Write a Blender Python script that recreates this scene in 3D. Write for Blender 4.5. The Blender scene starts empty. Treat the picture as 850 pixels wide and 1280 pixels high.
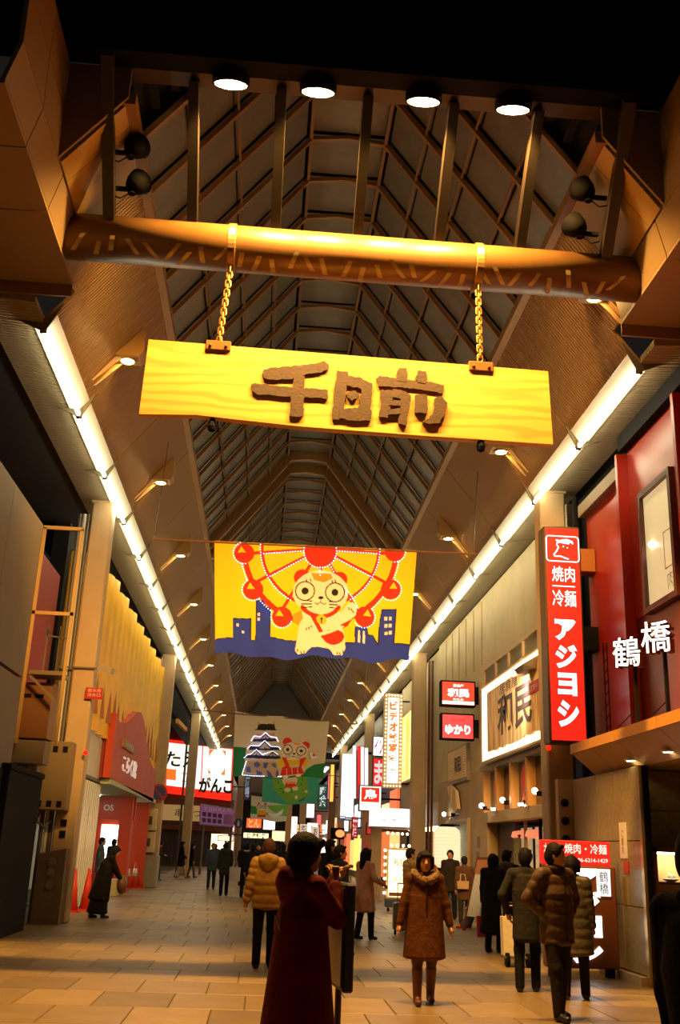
import bpy, bmesh, math, random
import numpy as np
from mathutils import Vector, Matrix
random.seed(7); rng = np.random.default_rng(7)
scn = bpy.context.scene
COL = scn.collection
# ------------------------------------------------------------------ camera
CR = np.array([[0.99649, 0.0586, 0.05982], [-0.07538, 0.31661, 0.94556], [0.03647, -0.94674, 0.31992]])
FPX = 1254.3; EYE = 1.57
cd = bpy.data.cameras.new('camera'); cam = bpy.data.objects.new('camera', cd); COL.objects.link(cam)
cd.sensor_fit = 'VERTICAL'; cd.sensor_height = 36.0; cd.lens = FPX / 1280 * 36.0
cd.clip_end = 500
mw = Matrix.Identity(4)
for i in range(3):
    mw[i][0] = CR[i, 0]; mw[i][1] = -CR[i, 1]; mw[i][2] = -CR[i, 2]
mw[2][3] = EYE
cam.matrix_world = mw
scn.camera = cam
# ------------------------------------------------------------------ world, exposure
w = bpy.data.worlds.new('night'); scn.world = w; w.use_nodes = True
w.node_tree.nodes['Background'].inputs[0].default_value = (0.010, 0.008, 0.007, 1)
w.node_tree.nodes['Background'].inputs[1].default_value = 1.0
scn.view_settings.view_transform = 'Standard'; scn.view_settings.look = 'None'
scn.view_settings.gamma = 1.0; scn.view_settings.use_curve_mapping = False
scn.view_settings.exposure = 0.0
scn.cycles.max_bounces = 5; scn.cycles.diffuse_bounces = 3; scn.cycles.glossy_bounces = 3
scn.cycles.transmission_bounces = 3; scn.cycles.sample_clamp_indirect = 4.0
scn.cycles.caustics_reflective = False; scn.cycles.caustics_refractive = False
scn.cycles.use_denoising = True
# lamp strengths, all in one place
DOWNLIGHT_W = 3000.0; DOWNLIGHT_COL = (1.0, 0.53, 0.13)
TUBE_E = 30.0; TUBE_COL = (1.0, 0.90, 0.58)
SCONCE_E = 110.0; SCONCE_COL = (1.0, 0.62, 0.22)
SIGN_E = 1.0

# ------------------------------------------------------------------ materials
MATS = {}
def rgb(h):
    h = h.lstrip('#'); v = [int(h[i:i + 2], 16) / 255 for i in (0, 2, 4)]
    return tuple(((c + 0.055) / 1.055) ** 2.4 if c > 0.04045 else c / 12.92 for c in v)
def mat(name, col=(.5, .5, .5), rough=.6, metal=0.0, emit=0.0, ecol=None, noise=0.0, nscale=8.0, bump=0.0, bscale=40.0, spec=.5, wave=None, attr=None):
    if name in MATS: return MATS[name]
    if isinstance(col, str): col = rgb(col)
    m = bpy.data.materials.new(name); m.use_nodes = True
    nt = m.node_tree; b = nt.nodes['Principled BSDF']
    b.inputs['Base Color'].default_value = (*col, 1)
    b.inputs['Roughness'].default_value = rough; b.inputs['Metallic'].default_value = metal
    b.inputs['Specular IOR Level'].default_value = spec
    tc = None
    def obj_coord():
        nonlocal tc
        if tc is None: tc = nt.nodes.new('ShaderNodeTexCoord')
        return tc.outputs['Object']
    if attr:
        a = nt.nodes.new('ShaderNodeAttribute'); a.attribute_name = attr
        nt.links.new(a.outputs['Color'], b.inputs['Base Color'])
        if emit: nt.links.new(a.outputs['Color'], b.inputs['Emission Color'])
    if noise > 0:
        n = nt.nodes.new('ShaderNodeTexNoise'); n.inputs['Scale'].default_value = nscale; n.inputs['Detail'].default_value = 6
        nt.links.new(obj_coord(), n.inputs['Vector'])
        mp = nt.nodes.new('ShaderNodeMapRange'); mp.inputs['From Min'].default_value = .3; mp.inputs['From Max'].default_value = .7
        mp.inputs['To Min'].default_value = 1 - noise; mp.inputs['To Max'].default_value = 1 + noise
        nt.links.new(n.outputs['Fac'], mp.inputs['Value'])
        h = nt.nodes.new('ShaderNodeVectorMath'); h.operation = 'SCALE'; h.inputs[0].default_value = col
        nt.links.new(mp.outputs['Result'], h.inputs['Scale'])
        if attr: nt.links.new(a.outputs['Color'], h.inputs[0])
        nt.links.new(h.outputs['Vector'], b.inputs['Base Color'])
    if bump > 0:
        n2 = nt.nodes.new('ShaderNodeTexNoise'); n2.inputs['Scale'].default_value = bscale; n2.inputs['Detail'].default_value = 4
        nt.links.new(obj_coord(), n2.inputs['Vector'])
        bp = nt.nodes.new('ShaderNodeBump'); bp.inputs['Strength'].default_value = bump; bp.inputs['Distance'].default_value = .02
        nt.links.new(n2.outputs['Fac'], bp.inputs['Height']); nt.links.new(bp.outputs['Normal'], b.inputs['Normal'])
    if wave:  # (axis, period, depth): fine corrugation relief
        wv = nt.nodes.new('ShaderNodeTexWave'); wv.wave_type = 'BANDS'; wv.bands_direction = wave[0]
        wv.inputs['Scale'].default_value = 0.314 / wave[1] ; wv.inputs['Distortion'].default_value = 0
        nt.links.new(obj_coord(), wv.inputs['Vector'])
        bp = nt.nodes.new('ShaderNodeBump'); bp.inputs['Strength'].default_value = 1.0; bp.inputs['Distance'].default_value = wave[2]
        nt.links.new(wv.outputs['Fac'], bp.inputs['Height']); nt.links.new(bp.outputs['Normal'], b.inputs['Normal'])
    if emit > 0:
        b.inputs['Emission Color'].default_value = (*(ecol or col), 1)
        b.inputs['Emission Strength'].default_value = emit
    MATS[name] = m
    return m
def glow(name, col, e):       # backlit face or lamp
    if isinstance(col, str): col = rgb(col)
    return mat(name, tuple(c * .6 for c in col), .4, 0, e, col)
def wood(name, c1, c2, scale=1.0, rings=6.0, axis='X', rough=.55, dist=6.0):
    if name in MATS: return MATS[name]
    m = bpy.data.materials.new(name); m.use_nodes = True; nt = m.node_tree; b = nt.nodes['Principled BSDF']
    tc = nt.nodes.new('ShaderNodeTexCoord'); mp = nt.nodes.new('ShaderNodeMapping')
    s = {'X': (.16, 1, 1), 'Y': (1, .16, 1), 'Z': (1, 1, .16)}[axis]
    mp.inputs['Scale'].default_value = tuple(v * scale for v in s)
    wv = nt.nodes.new('ShaderNodeTexWave'); wv.bands_direction = 'Z' if axis != 'Z' else 'X'
    wv.inputs['Scale'].default_value = rings; wv.inputs['Distortion'].default_value = dist; wv.inputs['Detail'].default_value = 3; wv.inputs['Detail Scale'].default_value = 1.2
    cr = nt.nodes.new('ShaderNodeValToRGB')
    cr.color_ramp.elements[0].color = (*rgb(c1), 1); cr.color_ramp.elements[1].color = (*rgb(c2), 1)
    cr.color_ramp.elements[0].position = .05; cr.color_ramp.elements[1].position = .55
    nt.links.new(tc.outputs['Object'], mp.inputs['Vector']); nt.links.new(mp.outputs['Vector'], wv.inputs['Vector'])
    nt.links.new(wv.outputs['Fac'], cr.inputs['Fac']); nt.links.new(cr.outputs['Color'], b.inputs['Base Color'])
    b.inputs['Roughness'].default_value = rough
    MATS[name] = m
    return m

# ------------------------------------------------------------------ mesh collector and object helpers
class MB:
    def __init__(s): s.v = []; s.f = []; s.m = []; s.mi = 0
    def add(s, vs, fs):
        k = len(s.v); s.v += [tuple(map(float, p)) for p in vs]; s.f += [tuple(i + k for i in f) for f in fs]; s.m += [s.mi] * len(fs)
        return s
    def box(s, a, b):
        x0, y0, z0 = [min(p, q) for p, q in zip(a, b)]; x1, y1, z1 = [max(p, q) for p, q in zip(a, b)]
        return s.add([(x0, y0, z0), (x1, y0, z0), (x1, y1, z0), (x0, y1, z0), (x0, y0, z1), (x1, y0, z1), (x1, y1, z1), (x0, y1, z1)],
                     [(0, 3, 2, 1), (4, 5, 6, 7), (0, 1, 5, 4), (1, 2, 6, 5), (2, 3, 7, 6), (3, 0, 4, 7)])
    def bevbox(s, a, b, r=.01):
        x0, y0, z0 = [min(p, q) for p, q in zip(a, b)]; x1, y1, z1 = [max(p, q) for p, q in zip(a, b)]
        bm = bmesh.new(); bmesh.ops.create_cube(bm, size=1)
        for v in bm.verts: v.co = Vector((x0 + (v.co.x + .5) * (x1 - x0), y0 + (v.co.y + .5) * (y1 - y0), z0 + (v.co.z + .5) * (z1 - z0)))
        bmesh.ops.bevel(bm, geom=bm.edges[:], offset=r, segments=1, affect='EDGES')
        bm.verts.index_update(); s.add([v.co[:] for v in bm.verts], [[v.index for v in f.verts] for f in bm.faces]); bm.free(); return s
    def beam(s, p, q, wd, ht, up=(0, 0, 1)):           # rectangular bar from p to q
        p = Vector(p); q = Vector(q); d = (q - p).normalized(); up = Vector(up)
        if abs(d.dot(up)) > .98: up = Vector((0, 1, 0))
        sx = d.cross(up).normalized() * wd / 2; sz = sx.cross(d).normalized() * ht / 2
        vs = []
        for c in (p, q): vs += [c - sx - sz, c + sx - sz, c + sx + sz, c - sx + sz]
        return s.add([v[:] for v in vs], [(0, 1, 2, 3), (7, 6, 5, 4), (0, 4, 5, 1), (1, 5, 6, 2), (2, 6, 7, 3), (3, 7, 4, 0)])
    def tube(s, pts, r, n=8, cap=True, closed=False):
        pts = [Vector(p) for p in pts]; k0 = len(s.v); N = len(pts); rs = r if isinstance(r, (list, tuple)) else [r] * N
        prev = None
        vs = []; fs = []
        for i, p in enumerate(pts):
            if closed: d = pts[(i + 1) % N] - pts[i - 1]
            else: d = pts[min(i + 1, N - 1)] - pts[max(i - 1, 0)]
            d.normalize()
            if prev is None:
                a = Vector((0, 0, 1)) if abs(d.z) < .9 else Vector((1, 0, 0)); u = d.cross(a).normalized()
            else: u = (prev - d * prev.dot(d)).normalized()
            prev = u; vv = d.cross(u)
            for j in range(n):
                t = 2 * math.pi * j / n; vs.append((p + (u * math.cos(t) + vv * math.sin(t)) * rs[i])[:])
        for i in range(N if closed else N - 1):
            a = i * n; b = ((i + 1) % N) * n
            for j in range(n): fs.append((a + j, a + (j + 1) % n, b + (j + 1) % n, b + j))
        if cap and not closed: fs += [tuple(reversed(range(n))), tuple(range((N - 1) * n, N * n))]
        return s.add(vs, fs)
    def lathe(s, c, prof, n=16, axis='Z'):             # prof: (radius, height)
        vs = []; fs = []
        for r, h in prof:
            for j in range(n):
                t = 2 * math.pi * j / n; a, b = r * math.cos(t), r * math.sin(t)
                o = {'Z': (a, b, h), 'Y': (a, h, b), 'X': (h, a, b)}[axis]; vs.append((c[0] + o[0], c[1] + o[1], c[2] + o[2]))
        for i in range(len(prof) - 1):
            for j in range(n): fs.append((i * n + j, i * n + (j + 1) % n, (i + 1) * n + (j + 1) % n, (i + 1) * n + j))
        fs += [tuple(reversed(range(n))), tuple(range((len(prof) - 1) * n, len(prof) * n))]
        return s.add(vs, fs)
    def prism(s, poly, d0, d1, axis='Y'):              # polygon in the other two axes, extruded along axis
        n = len(poly); vs = []
        for d in (d0, d1):
            for a, b in poly: vs.append({'Y': (a, d, b), 'X': (d, a, b), 'Z': (a, b, d)}[axis])
        fs = [tuple(range(n)), tuple(reversed(range(n, 2 * n)))] + [(i, n + i, n + (i + 1) % n, (i + 1) % n) for i in range(n)]
        return s.add(vs, fs)
    def sphere(s, c, r, n=10, k=6):
        r = (r, r, r) if not isinstance(r, (tuple, list)) else r
        vs = [(c[0], c[1], c[2] - r[2])]; fs = []
        for i in range(1, k):
            a = -math.pi / 2 + math.pi * i / k
            for j in range(n):
                t = 2 * math.pi * j / n; vs.append((c[0] + r[0] * math.cos(a) * math.cos(t), c[1] + r[1] * math.cos(a) * math.sin(t), c[2] + r[2] * math.sin(a)))
        vs.append((c[0], c[1], c[2] + r[2])); L = len(vs) - 1
        for j in range(n):
            fs.append((0, 1 + (j + 1) % n, 1 + j)); fs.append((L, L - n + j, L - n + (j + 1) % n))
            for i in range(k - 2): a = 1 + i * n; fs.append((a + j, a + (j + 1) % n, a + n + (j + 1) % n, a + n + j))
        return s.add(vs, fs)
    def mesh(s, name, off=(0, 0, 0)):
        me = bpy.data.meshes.new(name); o = off
        me.from_pydata([(x - o[0], y - o[1], z - o[2]) for x, y, z in s.v], [], s.f)
        if any(s.m): me.polygons.foreach_set('material_index', s.m)
        bm = bmesh.new(); bm.from_mesh(me); bmesh.ops.recalc_face_normals(bm, faces=bm.faces[:]); bm.to_mesh(me); bm.free()
        return me
    def obj(s, name, mats, parent=None, label=None, cat=None, group=None, kind=None, smooth=False, local=False):
        """one mesh object; s.v in world coordinates unless local=True"""
        if parent is not None:
            off = (0, 0, 0) if local else wloc(parent)
        else:
            a = np.array(s.v); lo = a.min(0); hi = a.max(0); off = ((lo[0] + hi[0]) / 2, (lo[1] + hi[1]) / 2, lo[2])
        me = s.mesh(name, off)
        for m in (mats if isinstance(mats, (list, tuple)) else [mats]): me.materials.append(m)
        if smooth: me.polygons.foreach_set('use_smooth', [True] * len(me.polygons))
        return link(name, me, parent, off if parent is None else (0, 0, 0), label, cat, group, kind)
def wloc(o):
    p = Vector((0, 0, 0))
    while o is not None: p += o.location; o = o.parent
    return p
def link(name, me, parent=None, loc=(0, 0, 0), label=None, cat=None, group=None, kind=None):
    o = bpy.data.objects.new(name, me); COL.objects.link(o); o.location = loc
    if parent is not None: o.parent = parent
    if label: o['label'] = label
    if cat: o['category'] = cat
    if group: o['group'] = group
    if kind: o['kind'] = kind
    return o
def thing(name, label, cat, loc=(0, 0, 0), rz=0.0, group=None, kind=None):
    o = link(name, None, None, loc, label, cat, group, kind); o.rotation_euler = (0, 0, rz); return o
def copy_tree(o, loc, label=None, rz=None):
    r = o.copy(); COL.objects.link(r); r.location = loc
    if rz is not None: r.rotation_euler = (0, 0, rz)
    if label: r['label'] = label
    for ch in [c for c in COL.objects if c.parent == o]:
        c = ch.copy(); COL.objects.link(c); c.parent = r
        for g in [q for q in COL.objects if q.parent == ch]:
            d = g.copy(); COL.objects.link(d); d.parent = c
    return r
# ------------------------------------------------------------------ lettering: text turned into a mesh in a local frame
_tc = {}
def text_geo(s, bold=0.0, vertical=False, ext=0.0):
    """verts/faces of a text, normalised to unit height box; returns verts (n,3), faces, aspect"""
    key = (s, bold, vertical, ext)
    if key in _tc: return _tc[key]
    cu = bpy.data.curves.new('t', 'FONT'); cu.body = '\n'.join(s) if vertical else s
    cu.align_x = 'CENTER'; cu.size = 1.0; cu.offset = bold; cu.extrude = ext; cu.resolution_u = 3
    if vertical: cu.space_line = 1.0
    o = bpy.data.objects.new('t', cu); COL.objects.link(o)
    dg = bpy.context.evaluated_depsgraph_get(); dg.update()
    me = bpy.data.meshes.new_from_object(o.evaluated_get(dg))
    vs = np.array([v.co[:] for v in me.vertices]) if len(me.vertices) else np.zeros((1, 3)); fs = [tuple(p.vertices) for p in me.polygons]
    bpy.data.objects.remove(o); bpy.data.curves.remove(cu); bpy.data.meshes.remove(me)
    lo, hi = vs.min(0), vs.max(0)
    vs = vs - [(lo[0] + hi[0]) / 2, (lo[1] + hi[1]) / 2, 0]
    _tc[key] = (vs, fs, hi[0] - lo[0], hi[1] - lo[1]); return _tc[key]
def text_on(s, c, u, v, wd, ht, bold=0.0, vertical=False, ext=0.0, mb=None):
    """add text centred at c, spanning wd along unit vector u and ht along v"""
    vs, fs, tw, th = text_geo(s, bold, vertical, ext)
    u = np.array(u, float); v = np.array(v, float); n = np.cross(u, v); c = np.array(c, float)
    P = c + np.outer(vs[:, 0] * wd / max(tw, 1e-6), u) + np.outer(vs[:, 1] * ht / max(th, 1e-6), v) + np.outer(vs[:, 2], n)
    mb = mb or MB(); mb.add(P.tolist(), fs); return mb
ORD = ('nearest', 'second', 'third', 'fourth', 'fifth', 'sixth', 'seventh', 'eighth', 'ninth', 'tenth', 'eleventh', 'twelfth', 'thirteenth', 'fourteenth', 'fifteenth', 'sixteenth', 'seventeenth', 'eighteenth', 'nineteenth', 'twentieth', 'twenty-first', 'twenty-second', 'twenty-third')
FX = ((1, 0, 0), (0, 0, 1))       # lettering on a face turned to the viewer (-y)
RW = ((0, -1, 0), (0, 0, 1))      # on the right-hand wall, facing -x
LW = ((0, 1, 0), (0, 0, 1))       # on the left-hand wall, facing +x
# ================================================================== SETTING
XC = .87; SL = -3.68; SR = 5.42; ZS = 8.9          # lamp troughs left / right and their height
PL, PR, ZP = -2.28, 4.02, 10.76                    # upper edge of the sloping side panels
GT = .69; ZT = 14.03                               # half width and height of the flat roof light
YA, YE = 13.5, 81.0
m_tile = mat('floor_tile', '#7a643a', .42, noise=.16, nscale=2.2, bump=.12, bscale=60)
m_tile2 = mat('floor_tile_pale', '#877044', .45, noise=.16, nscale=2.2, bump=.12, bscale=60)
m_tile3 = mat('floor_tile_brown', '#6c5832', .45, noise=.18, nscale=2.2, bump=.12, bscale=60)
m_joint = mat('floor_joint', '#4a3d2a', .9)
fl = MB().box((-12, 2, -.3), (14, 150, -.012)).obj('floor', m_joint, kind='structure')
TW, TL = .78, 1.1
big = []; rest = {0: MB(), 1: MB(), 2: MB()}
tile_me = []
for m in (m_tile, m_tile2, m_tile3):
    me = MB().bevbox((-TW / 2 + .006, -TL / 2 + .006, -.05), (TW / 2 - .006, TL / 2 - .006, 0), .006).mesh('tile'); me.materials.append(m); tile_me.append(me)
ntile = 0
cells = []
for i in range(-11, 18):
    for j in range(-3, 78):
        x = i * TW + .1 + (j * .43 % 1) * TW; y = 8.6 + j * TL
        if -5.6 < x < 6.6: cells.append((x, y))
def seen(c):
    x, y = c
    u = 325 + (x / y) * 1254; return -40 < u < 890 and y > 10.6 and -4.6 < x < 5.6
vis = sorted([c for c in cells if seen(c)], key=lambda c: c[1])[:300]
visset = set(vis)
for c in cells:
    k = rng.choice(3, p=[.5, .3, .2])
    if c in visset:
        link('tile', tile_me[k], fl, (c[0] - fl.location.x, c[1] - fl.location.y, 0 - fl.location.z))
    else:
        rest[k].box((c[0] - TW / 2 + .006, c[1] - TL / 2 + .006, -.05), (c[0] + TW / 2 - .006, c[1] + TL / 2 - .006, 0))
for k in range(3): rest[k].obj('tile_field', [m_tile, m_tile2, m_tile3][k], fl, kind='stuff')
far_floor = MB().box((-12, 95.5, -.06), (14, 150, 0)).obj('paving_field', m_tile, fl, kind='stuff')

# ---- side panels (corrugated), soffits, glazed roof
m_corr = mat('corrugated_panel', '#b0823f', .5, wave=('Y', .075, .05))
m_smooth = mat('smooth_cladding', '#b8955a', .5)
m_soff = mat('corrugated_soffit', '#93866a', .6, wave=('Y', .08, .03))
m_rib = mat('roof_rib', '#8f6a3c', .5)
m_purl = mat('roof_purlin', '#8a6a44', .5)
m_pane = mat('roof_pane', '#736d60', .35, noise=.12, nscale=3)
m_dark = mat('dark_void', '#14110e', .9)
ceil = thing('ceiling', None, None, (XC, YA, ZS), kind='structure')
def slab(pts2, y0, y1, th):       # quad strip between two cross-section points, given thickness outwards
    (x0, z0), (x1, z1) = pts2; d = Vector((x1 - x0, z1 - z0)).normalized(); n = Vector((-d.y, d.x)) * th
    return [(x0, z0), (x1, z1), (x1 + n.x, z1 + n.y), (x0 + n.x, z0 + n.y)]
PB = 3.15
nb = int((YE - YA) / PB)
for side, (xs, xp, so) in enumerate(((SL, PL, -1), (SR, PR, 1))):
    for k in range(-1, nb + 1):
        y0 = 13.62 + k * PB; y1 = y0 + PB
        a0 = y0 + .012; a1 = y1 - .012
        if k == -1: a0 = 12.55
        MB().prism(slab(((xs, ZS), (xp, ZP)) if k >= 0 else ((xs + (xp - xs) * .28, ZS + (ZP - ZS) * .28), (xp, ZP)), 0, 0, .05 * -so), a0, a1).obj('side_panel', m_corr, ceil)
        if k >= 0:
            MB().prism([(xs + so * .02, ZS), (xs + so * .86, ZS + .06), (xs + so * .86, ZS + .14), (xs + so * .02, ZS + .08)], a0, a1).obj('soffit_panel', m_soff, ceil)
    # smooth cladding in front of the corrugated part
    xm = xs + (xp - xs) * .46; zm = ZS + (ZP - ZS) * .46
    MB().prism(slab(((xm, zm), (xp, ZP)), 0, 0, .05 * -so), 11.36, 12.54).obj('cladding_panel', m_smooth, ceil)
    MB().prism(slab(((xm, zm), (xp, ZP)), 0, 0, .05 * -so), 10.95, 11.35).obj('cladding_panel', m_smooth, ceil)
    MB().prism([(xs + so * .0, ZS - .02), (xs + so * .86, ZS + .04), (xs + so * .86, ZS + .14), (xs, ZS + .08)], 13.01, 13.61).obj('soffit_panel', m_soff, ceil)
    # dark gap between soffit and house front, and cap beam on top of the panel edge
    MB().box((xs + so * .86, 12.8, ZS + .1), (xs + so * 2.6, YE, ZS + .2)).obj('soffit_backing', m_dark, ceil)
    MB().box((xp - .09, 10.9, ZP - .06), (xp + .09, YE, ZP + .12)).obj('edge_beam', m_rib, ceil)
# ribs, panes, purlins
def roofpt(t, so):               # t 0..1 along the steep side, so=-1 left +1 right
    hw = 3.15 + (GT - 3.15) * t; return (XC + so * hw, ZP + (ZT - ZP) * t)
RS = 1.22; ribs = [11.76 + RS * k for k in range(int((YE - 11.76) / RS) + 1)]
mains = (31.9, 50.8, 69.7)
rib_me = {}
def rib_mesh(wd, dp):
    mb = MB()
    for so in (-1, 1):
        a = roofpt(0, so); b = roofpt(1, so); mb.beam((a[0], 0, a[1]), (b[0], 0, b[1]), dp, wd, up=(0, 1, 0))
        mb.beam((b[0], 0, b[1]), (XC, 0, ZT + .09), dp, wd, up=(0, 1, 0))
    return mb.mesh('rib')
for key, wd, dp in (('s', .075, .08), ('m', .18, .4)):
    me = rib_mesh(wd, dp); me.materials.append(m_rib); rib_me[key] = me
for y in ribs:
    main = any(abs(y - q) < .62 for q in mains)
    link('rib', rib_me['m' if main else 's'], ceil, (0 - XC, y - YA, 0 - ZS))
TS = (0, .27, .52, .77, 1)
pm = MB(); npane = 0
shared = {}
for bi in range(len(ribs) - 1):
    for so in (-1, 0, 1):
        for k in range(4 if so else 1):
            if so:
                p = roofpt(TS[k], so); q = roofpt(TS[k + 1], so)
            else: p = (XC - GT, ZT + .06); q = (XC + GT, ZT + .06)
            key = (so, k)
            o = .1
            if key not in shared:
                d = Vector((q[0] - p[0], q[1] - p[1])).normalized(); n = Vector((-d.y, d.x)); n = n if n.y > 0 else -n
                p2 = (p[0] + d.x * .02 + n.x * o, p[1] + d.y * .02 + n.y * o); q2 = (q[0] - d.x * .02 + n.x * o, q[1] - d.y * .02 + n.y * o)
                mb = MB().prism([p2, q2, (q2[0] + n.x * .02, q2[1] + n.y * .02), (p2[0] + n.x * .02, p2[1] + n.y * .02)], .05, RS - .05)
                shared[key] = mb; me = mb.mesh('roof_pane'); me.materials.append(m_pane); shared[key, 'me'] = me
            if npane < 297: link('roof_pane', shared[key, 'me'], ceil, (0 - XC, ribs[bi] - YA, 0 - ZS)); npane += 1
            else: pm.add([(x, y + ribs[bi], z) for x, y, z in shared[key].v], shared[key].f)
pm.obj('roof_pane_field', m_pane, ceil, kind='stuff')
for so in (-1, 1):
    for k, t in enumerate(TS):
        p = roofpt(t, so); r = .035 if 0 < k < 4 else .06
        MB().box((p[0] - r / 2, 11.7, p[1] - r / 2), (p[0] + r / 2, YE, p[1] + r / 2)).obj('purlin', m_purl, ceil)
# outer dark skin so that no light leaks, front dark louvres near the gate
mb = MB()
for so in (-1, 1):
    a = roofpt(0, so); b = roofpt(1, so)
    mb.prism([(a[0] + so * .35, a[1]), (b[0] + so * .3, b[1] + .3), (b[0] + so * .3, b[1] + .36), (a[0] + so * .41, a[1])], 10.9, YE)
mb.box((XC - GT - .4, 10.9, ZT + .32), (XC + GT + .4, YE, ZT + .4))
mb.obj('roof_skin', m_dark, ceil)
for so, n0 in ((-1, 0), (1, 0)):
    for k in range(9):
        t = .04 + k * .1
        a = roofpt(t, so); MB().box((a[0] + so * .12 - .06, 10.95, a[1] + .1), (a[0] + so * .12 + .06, 11.7, a[1] + .14)).obj('louvre', m_dark, ceil)
# far end of the arcade: dark gable and lower continuation
m_gable = mat('far_gable', '#5d5347', .7)
MB().prism([(XC - 4.6, 8.9), (XC + 4.6, 8.9), (XC + GT, ZT + .2), (XC - GT, ZT + .2)], YE, YE + .2).obj('gable_end', m_gable, ceil)
MB().box((-2.5, YE + .2, 8.2), (5.8, 150, 8.4)).obj('far_ceiling', m_gable, ceil)

# dividers between the lamp bays: low fins on panel and soffit
m_fin = mat('bay_divider', '#6a5f48', .6)
for so, xs, xp in ((-1, SL, PL), (1, SR, PR)):
    d = Vector((xp - xs, ZP - ZS)).normalized()
    for k in range(nb + 1):
        y = 13.62 + k * PB
        MB().prism([(xs, ZS - .005), (xs + d.x * .42, ZS + d.y * .42), (xs + d.x * .38 - so * .02, ZS + d.y * .38 - .02), (xs - so * .03, ZS - .17), (xs + so * .3, ZS - .03), (xs + so * .42, ZS + .01)], y - .015, y + .015).obj('bay_divider', m_fin, ceil)
def at(px, py, y):               # world point seen at a photo position, at street distance y
    d = CR @ np.array([px - 425., py - 640., FPX]); t = y / d[1]; return Vector((d[0] * t, y, EYE + d[2] * t))
# ================================================================== LAMPS OF THE ARCADE
m_tube = glow('fluorescent_tube', TUBE_COL, TUBE_E)
m_refl = mat('lamp_reflector', '#e8e2cf', .4)
m_cap = mat('tube_holder', '#4a443a', .6)
def tube_mesh():
    a = MB().tube([(0, .06, 0), (0, PB - .06, 0)], .036, 8)
    return a.mesh('tube')
tm = tube_mesh(); tm.materials.append(m_tube)
for so, xs, side in ((-1, SL, 'left'), (1, SR, 'right')):
    rm = MB().prism([(0, .1), (-.15 * so, .1 + .15 * 1.32 - .0), (-.165 * so, .1 + .15 * 1.32 - .012), (0, .085), (.17 * so, .097), (.17 * so, .112)], .04, PB - .04).mesh('reflector'); rm.materials.append(m_refl)
    hm = MB().box((-.05, .03, -.05), (.05, .06, .1)).mesh('tube_holder'); hm.materials.append(m_cap)
    for k in range(nb + 1):
        y0 = 13.62 + k * PB
        t = thing('fluorescent_light', 'white fluorescent tube in the %s ceiling trough, %s from the gate' % (side, ORD[k]), 'light', (xs, y0, ZS - .115), group='fluorescent tubes along the %s side' % side)
        link('tube', tm, t); link('reflector', rm, t); link('tube_holder', hm, t); link('tube_holder', hm, t, (0, PB - .09, 0))
m_lens = glow('sconce_lens', SCONCE_COL, SCONCE_E)
m_hood = mat('sconce_hood', '#a67a3e', .5)
m_trim = mat('sconce_slot', '#d8b070', .5)
def sconce_parts(so):
    # local frame: origin on the panel surface at lens height, +x*so points out towards the wall
    hood = MB().add([(-so * .42, -.2, 0), (-so * .42, .2, 0), (so * .02, .2, 0), (so * .02, -.2, 0),
                     (-so * .5, -.2, .1), (-so * .5, .2, .1), (-so * .46, .1, .62), (-so * .46, -.1, .62)],
                    [(0, 1, 2, 3), (0, 4, 5, 1), (4, 7, 6, 5), (1, 5, 6, 2), (0, 3, 7, 4), (3, 2, 6, 7)])
    ring = MB().lathe((-so * .2, 0, 0), [(.16, 0), (.16, -.03), (.12, -.03), (.12, 0)], 16)
    lens = MB().lathe((-so * .2, 0, 0), [(.115, -.005), (.115, -.02), (.05, -.028)], 16)
    # lit slot below the lens: two shallow cheeks running down the slope
    slot = MB()
    for yy in (-.12, .1):
        slot.add([(0, yy, 0), (so * .36, yy + .01, -.48), (so * .33, yy + .01, -.48), (-so * .12, yy, 0),
                  (0, yy + .02, 0), (so * .36, yy + .02, -.48), (so * .33, yy + .02, -.48), (-so * .12, yy + .02, 0)],
                 [(0, 1, 2, 3), (4, 7, 6, 5), (0, 4, 5, 1), (1, 5, 6, 2), (2, 6, 7, 3), (3, 7, 4, 0)])
    return [(n, b.mesh(n), m) for n, b, m in (('hood', hood, m_hood), ('lens_ring', ring, m_hood), ('lens', lens, m_lens), ('slot_cheek', slot, m_trim))]
for so, x, y0, side in ((-1, -3.06, 16.35, 'left'), (1, 4.8, 13.15, 'right')):
    ps = sconce_parts(so)
    for n, me, m in ps: me.materials.append(m)
    k = 0
    while y0 + k * 6.3 < YE:
        t = thing('ceiling_sconce', 'small warm wedge-hooded downlight on the %s sloping panel, %s from the gate' % (side, ORD[k]), 'light', (x, y0 + k * 6.3, 9.72), group='warm wedge lights on the %s panel' % side)
        for n, me, m in ps: link(n, me, t)
        k += 1
# ================================================================== ENTRANCE GATE
m_pipe = mat('gate_pipe', '#6b4c26', .38, noise=.1, nscale=3)
m_post = mat('gate_post', '#20170f', .45)
m_black = mat('gate_black', '#040303', .85, spec=.15)
m_gold = mat('gold_mark', '#a89468', .4, metal=.3)
m_beige = mat('gate_cladding', '#8c7350', .6)
gate = thing('entrance_gate', 'brown pipe gate frame with seven slanting posts spanning the arcade entrance', 'gate', (.87, 12.3, 9.2))
MB().tube([(-3.19, 12.3, 9.55), (4.95, 12.3, 9.52)], .325, 40).obj('pipe_beam', m_pipe, gate, smooth=True)
for k in range(7):
    x = -2.63 + k * 1.163
    if k in (0, 6): MB().beam((x + (.13, -.13)[k // 6], 10.35, 10.98 - .05 * (k // 6)), (x + .05, 12.03, 9.74 - .03 * (k // 6)), .15, .2).obj('post', m_post, gate)
    else: MB().beam((x, 10.96, 11.21), (x + .01, 12.23, 9.79), .135, .215).obj('post', m_post, gate)
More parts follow.
